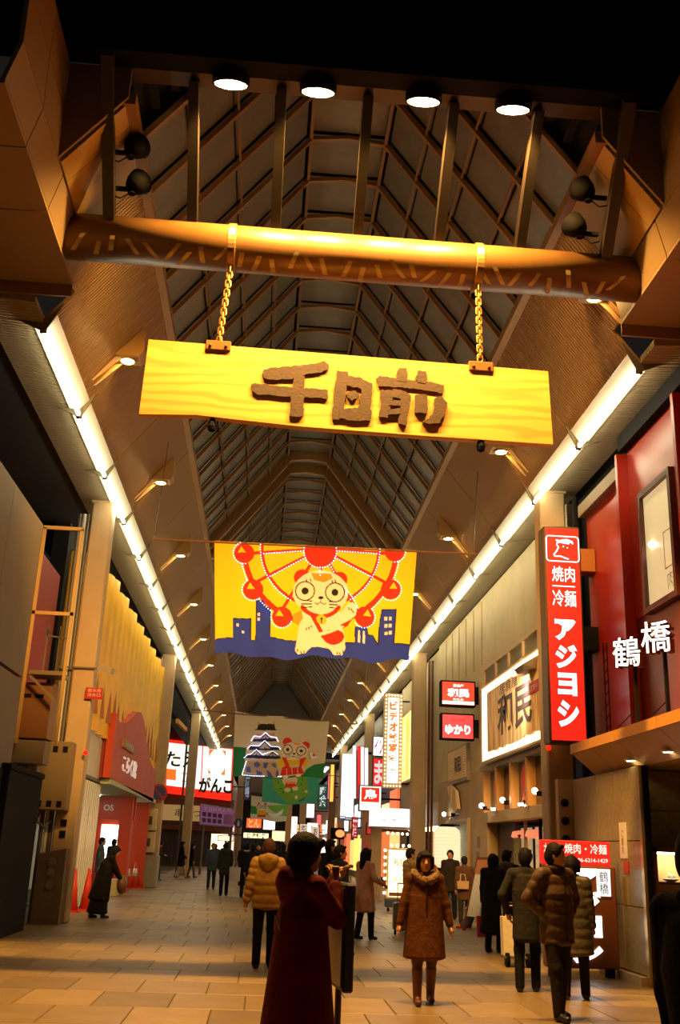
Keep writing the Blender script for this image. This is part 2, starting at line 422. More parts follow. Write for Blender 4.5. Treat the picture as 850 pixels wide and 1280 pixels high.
for x in (-.88, 2.595):
    MB().lathe((x, 12.3, 9.541 - (x + .88) * .004), [(.337, -.06), (.347, -.045), (.347, .045), (.337, .06)], 36, 'X').obj('strap', mat('strap_steel', '#8a6a3a', .4, metal=.5), gate)
for k in range(32):            # slanting gold strips round the lower half of the pipe
    x = -2.95 + k * .243 + random.uniform(-.05, .05); sl = random.uniform(-.11, .11); r = .329; L = random.uniform(.2, .27) / r
    mb = MB(); vs = []; n = 5; th0 = math.pi + random.uniform(.35, .95)
    for wv in (0, 1):
        for i in range(n):
            th = th0 + L * i / (n - 1)
            vs.append((x + sl * (i / (n - 1) - .5) * 2 + (wv - .5) * .068, 12.3 + math.cos(th) * r, 9.55 - (x + 3.19) * .0037 + math.sin(th) * r))
    mb.add(vs, [(i, i + 1, n + i + 1, n + i) for i in range(n - 1)]); mb.obj('gold_strip', m_gold, gate)
MB().box((-9, 10.55, 11.24), (11, 10.84, 17)).obj('fascia', m_black, gate)
MB().box((-2.6, 10.85, 11.24), (4.34, 11.12, 11.5)).obj('soffit_beam', mat('gate_soffit', '#3a2a1c', .6), gate)
# cladding wings left and right of the pipe: underside, inner face, front closure
for so, xi, nm in ((-1, -3.18, 'left'), (1, 4.92, 'right')):
    wg = thing('gate_cladding', 'beige panelled gate box at the %s end of the pipe' % nm, 'cladding', (xi + so * 1.5, 11, 9.17))
    ys = (8.9, 9.95, 11.2, 12.96)
    for a, b in zip(ys[:-1], ys[1:]):
        MB().box((xi + so * .001, a + .01, 9.17), (xi + so * 4.0, b - .01, 9.23)).obj('underside_panel', m_beige, wg)
        for z0, z1, x0, x1 in ((9.235, 9.74, 0, .12), (9.75, 10.5, .12, .1), (10.51, 11.22, .1, .1)):
            if z0 > 9.5 and a > 10.9: continue
            MB().prism([(xi - so * x0, z0), (xi - so * x1, z1), (xi - so * x1 + so * .05, z1), (xi - so * x0 + so * .05, z0)], a + .01, b - .01).obj('inner_panel', m_beige, wg)
    MB().prism([(xi - so * .1, 9.74), (xi - so * .9, 10.78), (xi - so * .9, 11.24), (xi - so * .1, 11.24)], 10.86, 10.9).obj('front_closure', m_beige, wg)
    MB().box((xi, 12.965, 8.99), (xi + so * 4, 13.0, 9.3)).obj('end_panel', m_beige, wg)
# four round downlights below the top beam
m_dl = glow('downlight_lens', (1.0, .62, .25), 30.0)
names = ('leftmost', 'second from left', 'third from left', 'rightmost')
for k, x in enumerate((-.98, .18, 1.6, 2.82)):
    z = 11.2 - .01 * k
    t = thing('downlight', 'round warm downlight under the black gate beam, %s of four' % names[k], 'light', (x, 10.9, z), group='round downlights on the gate beam'); z -= 0
    MB().lathe((0, 0, 0), [(.245, .05), (.245, -.045), (.22, -.054), (.22, .03)], 28).obj('rim', m_black, t, local=True)
    MB().lathe((0, 0, 0), [(.215, -.01), (.215, -.045), (.135, -.068), (.02, -.077)], 28).obj('lens', m_dl, t, local=True, smooth=True)
    ld = bpy.data.lights.new('downlight_lamp', 'SPOT'); ld.energy = DOWNLIGHT_W; ld.color = DOWNLIGHT_COL; ld.spot_size = math.radians(124); ld.spot_blend = .6; ld.shadow_soft_size = .12
    lo = bpy.data.objects.new('downlight_lamp', ld); COL.objects.link(lo); lo.parent = t; lo.location = (0, 0, -.13)
    t.rotation_euler = (math.radians(24), 0, 0)
# four black spotlights on the outer posts
def spot(p, so, tilt, label):
    t = thing('spotlight', label, 'spotlight', p, group='black spotlights on the gate posts')
    h = MB().lathe((0, 0, 0), [(.04, -.12), (.1, -.1), (.15, 0), (.18, .12), (.17, .14), (.02, .13)], 16)
    hd = h.obj('lamp_head', m_black, t, local=True, smooth=True); hd.location = (so * .1, 0, .06); hd.rotation_euler = (tilt, so * .5, 0)
    MB().beam((-so * .2, 0, -.03), (so * .06, 0, -.03), .05, .05).obj('bracket', m_black, t, local=True)
    MB().tube([(so * .06, 0, -.1), (so * .06, 0, .02)], .055, 10).obj('swivel', m_black, t, local=True)
    MB().tube([(so * .03, -.02, -.1), (-so * .08, -.03, -.2), (-so * .2, -.02, -.16)], .011, 5).obj('cable', m_black, t, local=True)
spot((-2.36, 11.55, 10.46), 1, -.5, 'upper black spotlight on the leftmost gate post')
spot((-2.34, 11.85, 10.1), 1, -.5, 'lower black spotlight on the leftmost gate post')
spot((4.08, 11.55, 10.34), -1, -.5, 'upper black spotlight on the rightmost gate post')
spot((4.04, 11.85, 9.95), -1, -.5, 'lower black spotlight on the rightmost gate post')

# ================================================================== HANGING WOODEN SIGN
sg = thing('hanging_sign', 'long wooden signboard with carved brown brush characters hanging from chains', 'sign', (.83, 12.2, 6.8))
m_board = wood('sign_board_wood', '#d49c40', '#e8b250', 1.0, 1.7, 'X', .5, 16.0)
top = [(-1.88, 7.95), (3.54, 7.88)]; bot = [(3.575, 6.805), (1.8, 6.81), (.2, 6.83), (-.63, 6.87), (-1.17, 6.9), (-1.9, 6.86)]
MB().prism(top + bot, 12.14, 12.27).obj('board', m_board, sg)
m_char = mat('carved_character', '#3c220a', .6, noise=.3, nscale=9, bump=.15, bscale=30)
G = [  # brush strokes of the three characters
 ([[(88,72),(95,55),(120,48),(200,42),(280,32),(335,22),(348,35),(346,55),(320,65),(260,72),(230,90),(120,95),(95,88)],
   [(45,112),(60,108),(140,118),(215,125),(300,130),(345,135),(345,172),(300,165),(200,162),(120,155),(70,155),(48,140)],
   [(212,85),(255,80),(252,130),(250,238),(225,242),(195,238),(200,160)]]),
 ([[(382,60),(425,62),(425,80),(410,200),(405,252),(362,250),(362,228),(372,130)],
   [(420,78),(470,85),(520,110),(518,170),(510,235),(460,240),(478,130),(420,118)],
   [(395,210),(460,205),(518,215),(515,255),(450,258),(390,245)], [(420,148),(445,135),(470,150),(462,168),(440,178),(420,165)]]),
 ([[(535,90),(550,78),(620,92),(700,98),(760,105),(802,118),(800,148),(740,138),(640,125),(545,120)],
   [(615,75),(625,50),(655,50),(660,85),(655,105),(620,100)], [(690,85),(700,60),(732,60),(738,90),(730,110),(700,105)],
   [(550,135),(610,138),(600,170),(580,245),(545,240),(555,190)],
   [(600,132),(650,140),(672,155),(665,200),(655,275),(620,268),(632,200),(630,168),(590,165)],
   [(590,176),(634,178),(632,198),(585,196)], [(586,212),(634,208),(630,230),(583,234)],
   [(690,155),(735,155),(738,200),(735,228),(685,225)],
   [(765,170),(790,160),(815,188),(805,230),(785,265),(745,272),(715,262),(740,248),(760,225)]])]
for g in G:
    mb = MB()
    for si, st in enumerate(g):
        pts = []
        for (a, b), (c, d) in zip(st, st[1:] + st[:1]):        # ragged brush edge
            n = max(1, int(math.hypot(c - a, d - b) / 9))
            for i in range(n):
                t = i / n; pts.append((a + (c - a) * t + random.uniform(-2, 2), b + (d - b) * t + random.uniform(-2, 2)))
        w3 = [at(300 + p[0] / 3.148, 445 + p[1] / 3.148, 12.13) for p in pts]
        mb.prism([(p.x, p.z) for p in w3], 12.118 - .002 * si, 12.135)
    mb.obj('carved_character', m_char, sg)
m_brk = mat('sign_bracket', '#8a5a2a', .45, metal=.5)
for x, z in ((-.952, 7.91), (2.613, 7.865)):
    b = MB().bevbox((x - .17, 12.115, z - .06), (x + .17, 12.29, z + .085), .012).obj('hanger_bracket', m_brk, sg)
    for dx in (-.105, .105): MB().lathe((x + dx, 12.11, z), [(.022, 0), (.022, -.012), (.01, -.016)], 8, 'Y').obj('bolt', mat('bolt', '#4a2d14', .5, metal=.6), b)
    MB().lathe((x, 12.2, z - 1.14), [(.03, .12), (.05, .06), (.06, 0), (.05, -.05), (.02, -.07)], 10).obj('bottom_nut', m_black, sg)
lk = []
for k in (0, 1):
    pts = []
    for i in range(14):
        t = 2 * math.pi * i / 14; a, b = math.cos(t) * .034, math.sin(t) * .03
        z = b + (.03 if math.sin(t) > 0 else -.03); pts.append((a, 0, z) if k == 0 else (0, a, z))
    me = MB().tube(pts, .0125, 6, closed=True).mesh('link'); me.materials.append(mat('chain_steel', '#b98a45', .35, metal=.7)); lk.append(me)
for x0, x1, nm in ((-.88, -.952, 'left'), (2.595, 2.613, 'right')):
    t = thing('chain', 'steel chain holding the %s end of the wooden signboard' % nm, 'chain', (x1, 12.2, 7.95), group='sign chains')
    n = 16
    for i in range(n):
        f = i / (n - 1); link('link', lk[i % 2], t, ((x0 - x1) * f, 0, .085 + f * 1.1))

# ================================================================== BANNERS (printed cloth; the print is a colour per mesh point)
def seg_d(P, a, b):
    a = np.array(a, float); b = np.array(b, float); ab = b - a; t = np.clip(((P - a) @ ab) / (ab @ ab), 0, 1)
    return np.linalg.norm(P - (a + t[:, None] * ab), axis=1)
def in_poly(P, poly):
    x, y = P[:, 0], P[:, 1]; c = np.zeros(len(P), bool); n = len(poly); j = n - 1
    for i in range(n):
        (xi, yi), (xj, yj) = poly[i], poly[j]
        if yi != yj:
            m = ((yi > y) != (yj > y)) & (x < (xj - xi) * (y - yi) / (yj - yi) + xi); c ^= m
        j = i
    return c
class Paint:
    def __init__(s, P, bg): s.P = P; s.C = np.tile(np.array(rgb(bg)), (len(P), 1))
    def put(s, m, col): s.C[m] = rgb(col)
    def poly(s, pts, col, edge=None, ew=1): 
        s.put(in_poly(s.P, pts), col)
        if edge: s.line(list(pts) + [pts[0]], edge, ew)
    def disc(s, c, r, col, ry=None): s.put(((s.P[:, 0] - c[0]) / r) ** 2 + ((s.P[:, 1] - c[1]) / (ry or r)) ** 2 < 1, col)
    def ring(s, c, r, wd, col): s.put(np.abs(np.hypot(s.P[:, 0] - c[0], s.P[:, 1] - c[1]) - r) < wd / 2, col)
    def line(s, pts, col, wd):
        for a, b in zip(pts[:-1], pts[1:]): s.put(seg_d(s.P, a, b) < wd / 2, col)
def banner(name, label, corners, y, nu, nv, paint, wav, group='printed street banners'):
    """corners: photo points TL TR BL BR used as print coordinates; cloth hangs in the plane at distance y"""
    TL, TR, BL, BR = [np.array(c, float) for c in corners]
    W = [at(*c, y) for c in corners]
    base = thing(name, label, 'banner', ((W[0].x + W[1].x) / 2, y, min(W[2].z, W[3].z)), group=group)
    U, V = np.meshgrid(np.linspace(0, 1, nu), np.linspace(0, 1, nv)); U = U.ravel(); V = V.ravel()
    bil = lambda a, b, c, d: (np.outer((1 - U) * (1 - V), a) + np.outer(U * (1 - V), b) + np.outer((1 - U) * V, c) + np.outer(U * V, d))
    P = bil(TL, TR, BL, BR); Q = bil(*[np.array(q[:]) for q in W])
    dep, dz = wav(U, V); Q[:, 1] += dep; Q[:, 2] += dz
    me = bpy.data.meshes.new('cloth'); off = np.array(base.location[:])
    idx = np.arange(nu * nv).reshape(nv, nu)
    F = np.stack([idx[:-1, :-1], idx[1:, :-1], idx[1:, 1:], idx[:-1, 1:]], -1).reshape(-1, 4)
    me.from_pydata((Q - off).tolist(), [], F.tolist())
    pt = Paint(P, '#000000'); paint(pt)
    ca = me.color_attributes.new('print', 'FLOAT_COLOR', 'POINT'); buf = np.ones((nu * nv, 4)); buf[:, :3] = pt.C; ca.data.foreach_set('color', buf.ravel())
    me.polygons.foreach_set('use_smooth', [True] * len(me.polygons))
    me.materials.append(mat('printed_cloth', rough=.85, attr='print', bump=.1, bscale=90))
    link('cloth', me, base)
    f = lambda p: Vector((at(p[0], p[1], y)))
    return base, f
def leds(base, f, paths, step, r, ytop=lambda x: 0):
    mb = MB()
    for pts in paths:
        carry = 0
        for a, b in zip(pts[:-1], pts[1:]):
            L = math.hypot(b[0] - a[0], b[1] - a[1]); t = carry
            while t < L:
              q = (a[0] + (b[0] - a[0]) * t / L, a[1] + (b[1] - a[1]) * t / L)
              if q[1] < ytop(q[0]): t += step; continue
              p = f((a[0] + (b[0] - a[0]) * t / L, a[1] + (b[1] - a[1]) * t / L)); mb.sphere((p.x, p.y - .06, p.z), r, 6, 4); t += step
            carry = t - L
    mb.obj('led_string', glow('led_white', (.8, .78, 1.0), 3.2), base, kind='stuff')
arc = lambda c, r, a0, a1, n=14: [(c[0] + r * math.cos(math.radians(a0 + (a1 - a0) * i / n)), c[1] + r * math.sin(math.radians(a0 + (a1 - a0) * i / n))) for i in range(n + 1)]
RED = '#e02c10'; CRM = '#ffe6d6'; BLK = '#20120c'; ORG = '#f29a1c'; YEL = '#ffd00a'; BLU = '#2338b8'
HC = (400, 686)
def paint1(p):
    p.put(np.ones(len(p.P), bool), YEL)
    p.ring(HC, 73, 4, RED); p.ring(HC, 95, 6.5, RED)
    for a in (176, 152, 122, 90, 60, 28, 4):
        c = math.cos(math.radians(a)); s_ = math.sin(math.radians(a)); p.line([(HC[0] + 15 * c, HC[1] + 15 * s_), (HC[0] + 95 * c, HC[1] + 95 * s_)], RED, 4)
    for c in ((305, 692), (316, 738), (352, 772), (493, 690), (488, 738), (455, 772)):
        p.disc(c, 12.5, RED); p.poly([(c[0] - 8, c[1] - 1), (c[0] - 4, c[1] - 9), (c[0] + 2, c[1] - 1)] if c[0] < 400 else [(c[0] + 8, c[1] - 1), (c[0] + 4, c[1] - 9), (c[0] - 2, c[1] - 1)], YEL)
    p.disc((400, 690), 20, RED)
    sky = [(262, 801), (291, 800), (291, 775), (313, 774), (313, 800), (319, 800), (320, 751), (328, 752), (331, 758), (337, 762), (337, 797), (365, 800), (430, 805), (443, 805), (443, 785), (458, 785), (459, 793), (465, 793), (472, 804), (474, 778), (477, 763), (495, 763), (492, 806), (520, 807), (520, 835), (262, 835)]
    p.poly(sky, BLU, '#10163f', 1.2)
    for a in ((297, 783), (303, 791), (323, 769), (323, 775)): p.poly([(a[0] - 1.5, a[1] - 1.8), (a[0] + 1.5, a[1] - 1.8), (a[0] + 1.5, a[1] + 1.8), (a[0] - 1.5, a[1] + 1.8)], CRM)
    for x in (448, 454): p.poly([(x - 1.3, 789), (x + 1.3, 789), (x + 1.1, 804), (x - 1.5, 804)], CRM)
    for x in (482, 487.5):
        for yy in (774, 783, 792): p.poly([(x - 1.8, yy - 2), (x + 1.8, yy - 2), (x + 1.6, yy + 2.2), (x - 2, yy + 2.2)], CRM)
    # lucky cat: body, arm, feet
    p.poly([(378, 764), (374, 778), (371, 795), (368, 812), (372, 817), (381, 818), (388, 812), (400, 811), (411, 812), (417, 819), (427, 820), (431, 812), (430, 796), (428, 788), (436, 780), (444, 770), (446, 760), (440, 754), (433, 757), (426, 766)], CRM)
    p.poly([(366, 768), (376, 764), (378, 774), (372, 782), (365, 778)], ORG); p.poly([(425, 782), (438, 776), (442, 772), (434, 784), (428, 787)], RED)
    p.poly([(385, 768), (391, 768), (406, 797), (402, 800)], RED); p.disc((416, 797), 13.5, RED, 9.5); p.poly([(400, 797), (430, 785), (428, 783), (398, 793)], CRM)
    p.disc((377, 723), 10.5, RED); p.disc((424, 725), 9.5, RED)
    p.disc((400, 742), 34.5, CRM, 28); p.poly([(388, 717), (413, 718), (415, 724), (404, 729), (392, 726)], ORG)
    p.line(arc((400, 744), 28, 35, 145), RED, 5); p.disc((401, 776), 6.3, '#e8c020'); p.disc((401, 775), 1.5, BLK); p.line([(401, 775), (401, 780)], BLK, 1.4)
    for c in ((380.5, 740), (418, 741.5)): p.ring(c, 11.8, 1.5, BLK); p.disc(c, 4.4, BLK)
    p.disc((400.3, 748.5), 3.2, BLK, 2.1); p.line([(400.3, 749), (400, 754), (396, 757), (393, 755)], BLK, 1.1); p.line([(400, 754), (404, 757), (407, 755)], BLK, 1.1)
    for i in range(3): p.line([(389, 753 + 3.6 * i), (376, 751 + 5 * i)], BLK, 1.2); p.line([(411, 753 + 3.6 * i), (421, 753 + 4.2 * i)], BLK, 1.2)
    for x in (382, 387): p.line([(x, 725), (x + .8, 728)], BLK, 1.3)
    for x in (414, 418): p.line([(x, 726), (x + 1, 729)], BLK, 1.3)
    for q in ((371, 811), (375, 814), (379, 815), (421, 816), (424, 817), (428, 815), (435, 761), (438, 762), (440, 765), (382, 787), (385, 786), (388, 784)): p.line([q, (q[0] + .6, q[1] + 2.4)], BLK, 1.2)
b1, f1 = banner('street_banner', 'yellow banner with red ferris wheel, white lucky cat and blue skyline', [(268, 676), (521, 688), (269, 819), (511, 826)], 21.5, 330, 190, paint1,
    lambda U, V: (.05 * np.sin(U * 14) * V + .03 * np.sin(U * 31 + 1) * V ** 2, (.05 * np.sin(U * 13 + .5) + .03 * np.sin(U * 29)) * V ** 3))
pth = [arc((400, 690), 20.5, -20, 200, 24), arc(HC, 74.5, 96 - 100, 60), arc(HC, 74.5, 120, 184)]
for a in (176, 152, 28, 4): c = math.cos(math.radians(a)); s_ = math.sin(math.radians(a)); pth.append([(HC[0] + 21 * c, HC[1] + 2 + 21 * s_), (HC[0] + 72 * c, HC[1] + 2 + 72 * s_)])
for a in (60, 90): c = math.cos(math.radians(a)); s_ = math.sin(math.radians(a)); pth.append([(HC[0] + 24 * c, HC[1] + 24 * s_), (HC[0] + 34 * c, HC[1] + 34 * s_)])
pth.append([(431, 736), (440, 747), (448, 762)])
for so in (-1, 1):
    cc = [(305, 692), (316, 738), (352, 772)] if so < 0 else [(493, 690), (488, 738), (455, 772)]
    for i, c in enumerate(cc):
        ang = math.degrees(math.atan2(c[1] - HC[1], c[0] - HC[0])); pth.append(arc(c, 13.5, ang - 95, ang + 95, 12))
    for i in range(2):
        a0 = math.degrees(math.atan2(cc[i][1] - HC[1], cc[i][0] - HC[0])); a1 = math.degrees(math.atan2(cc[i + 1][1] - HC[1], cc[i + 1][0] - HC[0]))
        if a1 < a0 - 180: a1 += 360
        if a0 < a1 - 180: a0 += 360
        d = (a1 - a0); pth.append(arc(HC, 99.5, a0 + d * .28, a1 - d * .28, 5))
leds(b1, f1, pth, 3.3, .012, lambda x: 677.5 + (x - 268) * .0475)
m_pole = mat('banner_pole', '#8a5a33', .5); m_wire = mat('steel_wire', '#5a4a3a', .5)
def hanger(base, y, pl, pr, zl, zr, al, ar):
    a = Vector(pl); b = Vector(pr)
    MB().tube([a, b], .022, 6).obj('pole', m_pole, base)
    MB().tube([(al[0], y, al[1]), (a.x + .05, y, a.z)], .008, 4).obj('suspension_wire', m_wire, base)
    MB().tube([(ar[0], y, ar[1]), (b.x - .1, y, b.z)], .012, 4).obj('suspension_wire', m_wire, base)
hanger(b1, 21.5, at(190, 674, 21.5), at(597, 693, 21.5), 0, 0, (at(210, 545, 21.3).x, at(210, 545, 21.3).z), (at(597, 590, 21.5).x, at(597, 590, 21.5).z))
def S2(x, y): return (285 + x / 6.538, 880 + y / 6.538)
def poly2(p, pts, col): p.poly([S2(*q) for q in pts], col)
def paint2(p):
    p.put(np.ones(len(p.P), bool), '#d9cbb0')
    poly2(p, [(20, 352), (150, 355), (120, 620), (20, 620)], '#1d7a45'); poly2(p, [(20, 585), (800, 590), (800, 640), (20, 640)], '#1d7a45')
    poly2(p, [(590, 620), (640, 540), (700, 500), (800, 480), (800, 640)], '#1d7a45')
    poly2(p, [(215, 205), (240, 190), (248, 152), (378, 158), (386, 200), (405, 214)], '#20170f')
    poly2(p, [(240, 160), (245, 130), (270, 158)], '#d9a520'); poly2(p, [(352, 160), (380, 135), (384, 165)], '#d9a520')
    poly2(p, [(228, 235), (382, 235), (382, 262), (228, 262)], '#c98c8c')
    for (a, b, c, d) in ((198, 400, 268, 312), (160, 425, 318, 382), (140, 435, 400, 455)): poly2(p, [(a, d), (a + 30, c), (b - 30, c), (b, d)], '#d8d2dc')
    for (a, b, c, d) in ((200, 398, 280, 304), (168, 424, 343, 376), (142, 432, 420, 446)): poly2(p, [(a, d), (a + 10, c), (b - 10, c), (b, d)], '#20244e')
    for (x, y, w_, h) in ((307, 235, 45, 45), (300, 298, 60, 66), (232, 372, 48, 50), (365, 385, 46, 40)):
        poly2(p, [(x - w_, y + h), (x, y), (x + w_, y + h)], '#20244e'); poly2(p, [(x - w_ + 14, y + h - 3), (x, y + 14), (x + w_ - 14, y + h - 3)], '#cfc2c8'); poly2(p, [(x - 8, y + h - 4), (x, y + h - 24), (x + 8, y + h - 4)], '#3d8a70')
    poly2(p, [(150, 468), (400, 470), (418, 592), (112, 584)], '#c0a894')
    for q in (((210, 490), (240, 470), (265, 500), (240, 525), (215, 515)), ((290, 475), (332, 478), (310, 525), (288, 520)), ((350, 485), (388, 478), (392, 515), (365, 505)), ((150, 520), (180, 518), (186, 570), (148, 568)), ((230, 545), (280, 560), (275, 588), (232, 582)), ((315, 535), (345, 550), (370, 588), (325, 588)), ((390, 550), (410, 530), (415, 585), (392, 585))): poly2(p, q, '#4a60b0')
    # lucky cat in red vest
    sd = lambda x, y, r, col, ry=None: p.disc(S2(x, y), r / 6.538, col, ry / 6.538 if ry else None)
    sd(485, 310, 38, RED); sd(635, 335, 34, RED)
    poly2(p, [(400, 455), (455, 430), (630, 440), (665, 470), (640, 520), (590, 500), (450, 500), (415, 525)], '#e8c21a')
    poly2(p, [(440, 435), (470, 430), (510, 520), (580, 520), (590, 440), (640, 440), (600, 520), (622, 580), (425, 578), (440, 515), (470, 500)], RED)
    for x in (478, 522, 568): p.line([S2(x, 525), S2(x + 2, 575)], '#f0d8c0', .7)
    sd(470, 592, 22, CRM, 14); sd(575, 592, 22, CRM, 14)
    sd(545, 382, 108, '#ecdcc4', 76); poly2(p, [(525, 308), (595, 318), (580, 332), (545, 330)], ORG)
    for c in ((487, 370), (598, 382)): p.ring(S2(*c), 38 / 6.5, 1.0, BLK); sd(*c, 14, BLK)
    sd(540, 405, 12, BLK, 8); p.line([S2(515, 425), S2(538, 428), S2(555, 432)], BLK, .7)
    for i in range(3): p.line([S2(470, 408 + 14 * i), S2(505, 410 + 11 * i)], BLK, .5); p.line([S2(565, 420 + 10 * i), S2(600, 420 + 14 * i)], BLK, .5)
    poly2(p, [(665, 390), (735, 440), (680, 455)], '#f4f0ea'); sd(700, 420, 11, RED); p.line([S2(660, 385), S2(670, 455)], BLK, .5)
b2, f2 = banner('street_banner', 'off-white banner with a castle, lucky cat in red vest and green hills', [(294, 888.5), (411.5, 902), (290.5, 971), (404, 973)], 40.4, 240, 150, paint2,
    lambda U, V: (.1 * np.sin(U * 11) * (.3 + V * .7), -.06 * np.abs(np.sin(U * 6.3)) * (1 - V) + .06 * np.sin(U * 10) * V ** 2))
leds(b2, f2, [[S2(*q) for q in L] for L in ([(190, 300), (215, 262), (265, 270), (307, 235), (345, 268), (395, 275), (412, 312)], [(160, 365), (185, 340), (250, 345), (300, 300), (355, 350), (415, 350), (430, 378)], [(132, 440), (160, 415), (190, 410), (232, 372), (280, 415), (365, 385), (410, 415)], [(150, 470), (130, 530), (114, 580), (200, 588), (320, 592), (440, 594)])], 1.9, .017)
hanger(b2, 40.4, at(240, 887, 40.4), at(455, 906, 40.4), 0, 0, (-2.28, 10.75), (4.02, 10.75))
def paint3(p):
    p.put(np.ones(len(p.P), bool), '#3fae9c')
    P3 = lambda pts, c: poly2(p, pts, c)
    P3([(365, 600), (370, 690), (440, 770), (480, 800), (560, 805), (640, 780), (665, 730), (650, 690), (648, 600)], '#6fae3a'); P3([(560, 800), (620, 770), (655, 745), (610, 795)], '#2a5fa0')
    sd = lambda x, y, r, col, ry=None: p.disc(S2(x, y), r / 6.538, col, ry / 6.538 if ry else None)
    sd(558, 762, 13, '#e8e0d0'); sd(640, 718, 12, '#e8e0d0'); sd(505, 625, 62, '#ecdcc4', 45); sd(485, 700, 24, '#ecdcc4', 16); sd(548, 690, 24, '#ecdcc4', 16)
    P3([(468, 650), (545, 645), (560, 675), (470, 680)], RED); P3([(465, 635), (555, 635), (550, 650), (470, 652)], ORG)
    for q in ((410, 640), (435, 690), (450, 720), (520, 720), (600, 660), (610, 620)): sd(*q, 5, BLK)
b3, f3 = banner('street_banner', 'teal banner with a green crocodile hanging behind the castle banner', [(329.5, 961), (400, 968), (327, 1003.5), (396, 1006)], 53.0, 120, 70, paint3, lambda U, V: (.08 * np.sin(U * 9) * V, .05 * np.sin(U * 8 + 1) * V ** 2))
hanger(b3, 53.0, at(318, 959.5, 53), at(425, 970.5, 53), 0, 0, (-2.28, 10.75), (4.02, 10.75))
def paint4(p):
    p.put(np.ones(len(p.P), bool), '#d9d2bd'); sd = lambda x, y, r, col, ry=None: p.disc(S2(x, y), r / 6.538, col, ry / 6.538 if ry else None)
    poly2(p, [(185, 830), (230, 840), (320, 890), (345, 910), (185, 900)], '#2f8a48'); poly2(p, [(320, 830), (490, 820), (480, 920), (420, 910), (340, 860)], '#74b83e')
    poly2(p, [(320, 890), (380, 900), (455, 860), (440, 900), (380, 925), (330, 905)], '#efe9da'); sd(255, 815, 12, RED); sd(305, 818, 12, RED); sd(275, 845, 42, '#ecdcc4', 32)
    for c in ((255, 838), (295, 840)): p.ring(S2(*c), 2.4, .7, BLK); sd(*c, 5, BLK)
    poly2(p, [(235, 870), (315, 872), (310, 925), (240, 925)], '#e8c21a'); poly2(p, [(240, 910), (305, 910), (305, 928), (240, 928)], RED)
b4, f4 = banner('street_banner', 'small white and green banner with a cat in a yellow shirt, farthest of the banners', [(314, 994), (361, 1000), (313, 1024), (358, 1027)], 66.0, 90, 60, paint4, lambda U, V: (.08 * np.sin(U * 8) * V, .05 * np.sin(U * 7) * V ** 2))
hanger(b4, 66.0, at(305, 993, 66), at(372, 1001.5, 66), 0, 0, (-2.28, 10.75), (4.02, 10.75))
# ================================================================== LEFT SIDE
m_grey = mat('grey_wall_panel', '#7d6b50', .6, noise=.06, nscale=1.5)
m_dkwall = mat('dark_wall', '#100d0b', .85, spec=.2)
m_redrec = mat('red_recess', '#8a1a10', .6)
m_pil = mat('pillar_cladding', '#b79b72', .5, noise=.05, nscale=2)
m_steel = mat('painted_steel', '#b8924e', .5)
m_pipeg = mat('grey_conduit', '#5e564a', .5)
m_white = mat('white_board', '#d9d4c6', .5)
m_hoard = mat('white_hoarding', '#e6e8e2', .2, spec=.7)
m_red = mat('red_facade', '#c8421a', .5, noise=.06, nscale=1.0)
m_box = mat('utility_box_paint', '#7c6a4c', .5)
m_green_in = mat('pale_green_wall', '#b9c4a4', .6)
wl_ = thing('wall_left', None, None, (-4.4, 13, 0), kind='structure')
for y0, y1 in ((9, 13.6), (13.6, 16), (16, 18.3)):
    MB().box((-4.8, y0 + .006, 0.05), (-4.4, y1 - .006, 4.24)).obj('wall_panel', m_grey, wl_)
    MB().box((-4.8, y0 + .006, 4.3), (-4.4, y1 - .006, 7.15)).obj('wall_panel', m_grey, wl_)
MB().box((-4.8, 9, 7.16), (-4.5, 18.3, 7.22)).obj('dark_fascia', m_dkwall, wl_)
MB().box((-6.2, 18.3, 3.2), (-5.1, 23.5, 7.5)).obj('red_back_wall', m_redrec, wl_)
MB().box((-6.2, 18.31, 0), (-5.72, 23.5, 3.19)).obj('lower_back_wall', m_dkwall, wl_)
MB().box((-9, 9, -.05), (-4.82, 18.29, 7.1)).obj('dark_core', m_dkwall, wl_)
MB().box((-8.2, 9, 7.1), (-8.0, 23.5, 9.6)).obj('dark_recess', m_black, wl_)
# dark shutter board at the foot of the wall
t = thing('shutter_board', 'tall dark board standing against the grey wall at the far left', 'board', (-4.2, 18.6, 0))
MB().bevbox((-4.3, 17.4, 0), (-4.18, 20.0, 2.65), .01).obj('board', m_dkwall, t)
MB().bevbox((-4.32, 17.35, 2.65), (-4.15, 20.05, 2.75), .01).obj('cap_rail', m_dkwall, t)
# steel service frame
t = thing('service_frame', 'yellow-lit steel access frame in front of the dark red recess', 'frame', (-4.4, 20, 3.3))
for x in (-4.77, -4.02): MB().beam((x, 20, 3.3), (x, 20, 7.63), .06, .06).obj('upright', m_steel, t)
for z in (7.63, 5.85): MB().beam((-4.8, 20, z), (-3.99, 20, z), .06, .07).obj('cross_bar', m_steel, t)
MB().box((-4.7, 19.95, 4.62), (-4.05, 20.6, 4.7)).obj('platform', m_box, t)
MB().beam((-4.68, 20, 4.6), (-4.1, 20, 4.1), .05, .05).obj('brace', m_box, t)
for x in (-4.55, -4.3): MB().beam((x, 20.5, 4.7), (x, 20.5, 5.7), .03, .03).obj('rail', m_pipeg, t)
MB().beam((-4.6, 20.5, 5.5), (-4.1, 20.5, 5.45), .03, .03).obj('rail', m_pipeg, t)
t = thing('junction_cabinet', 'brown wall cabinet under the steel access frame', 'cabinet', (-4.6, 20.4, 3.42))
MB().bevbox((-4.95, 20.2, 3.42), (-4.25, 20.8, 4.5), .01).obj('body', mat('brown_cabinet', '#7a4f28', .5), t)
for x in (-4.72, -4.48): MB().box((x - .08, 20.185, 4.2), (x + .08, 20.2, 4.27)).obj('vent', m_dkwall, t)
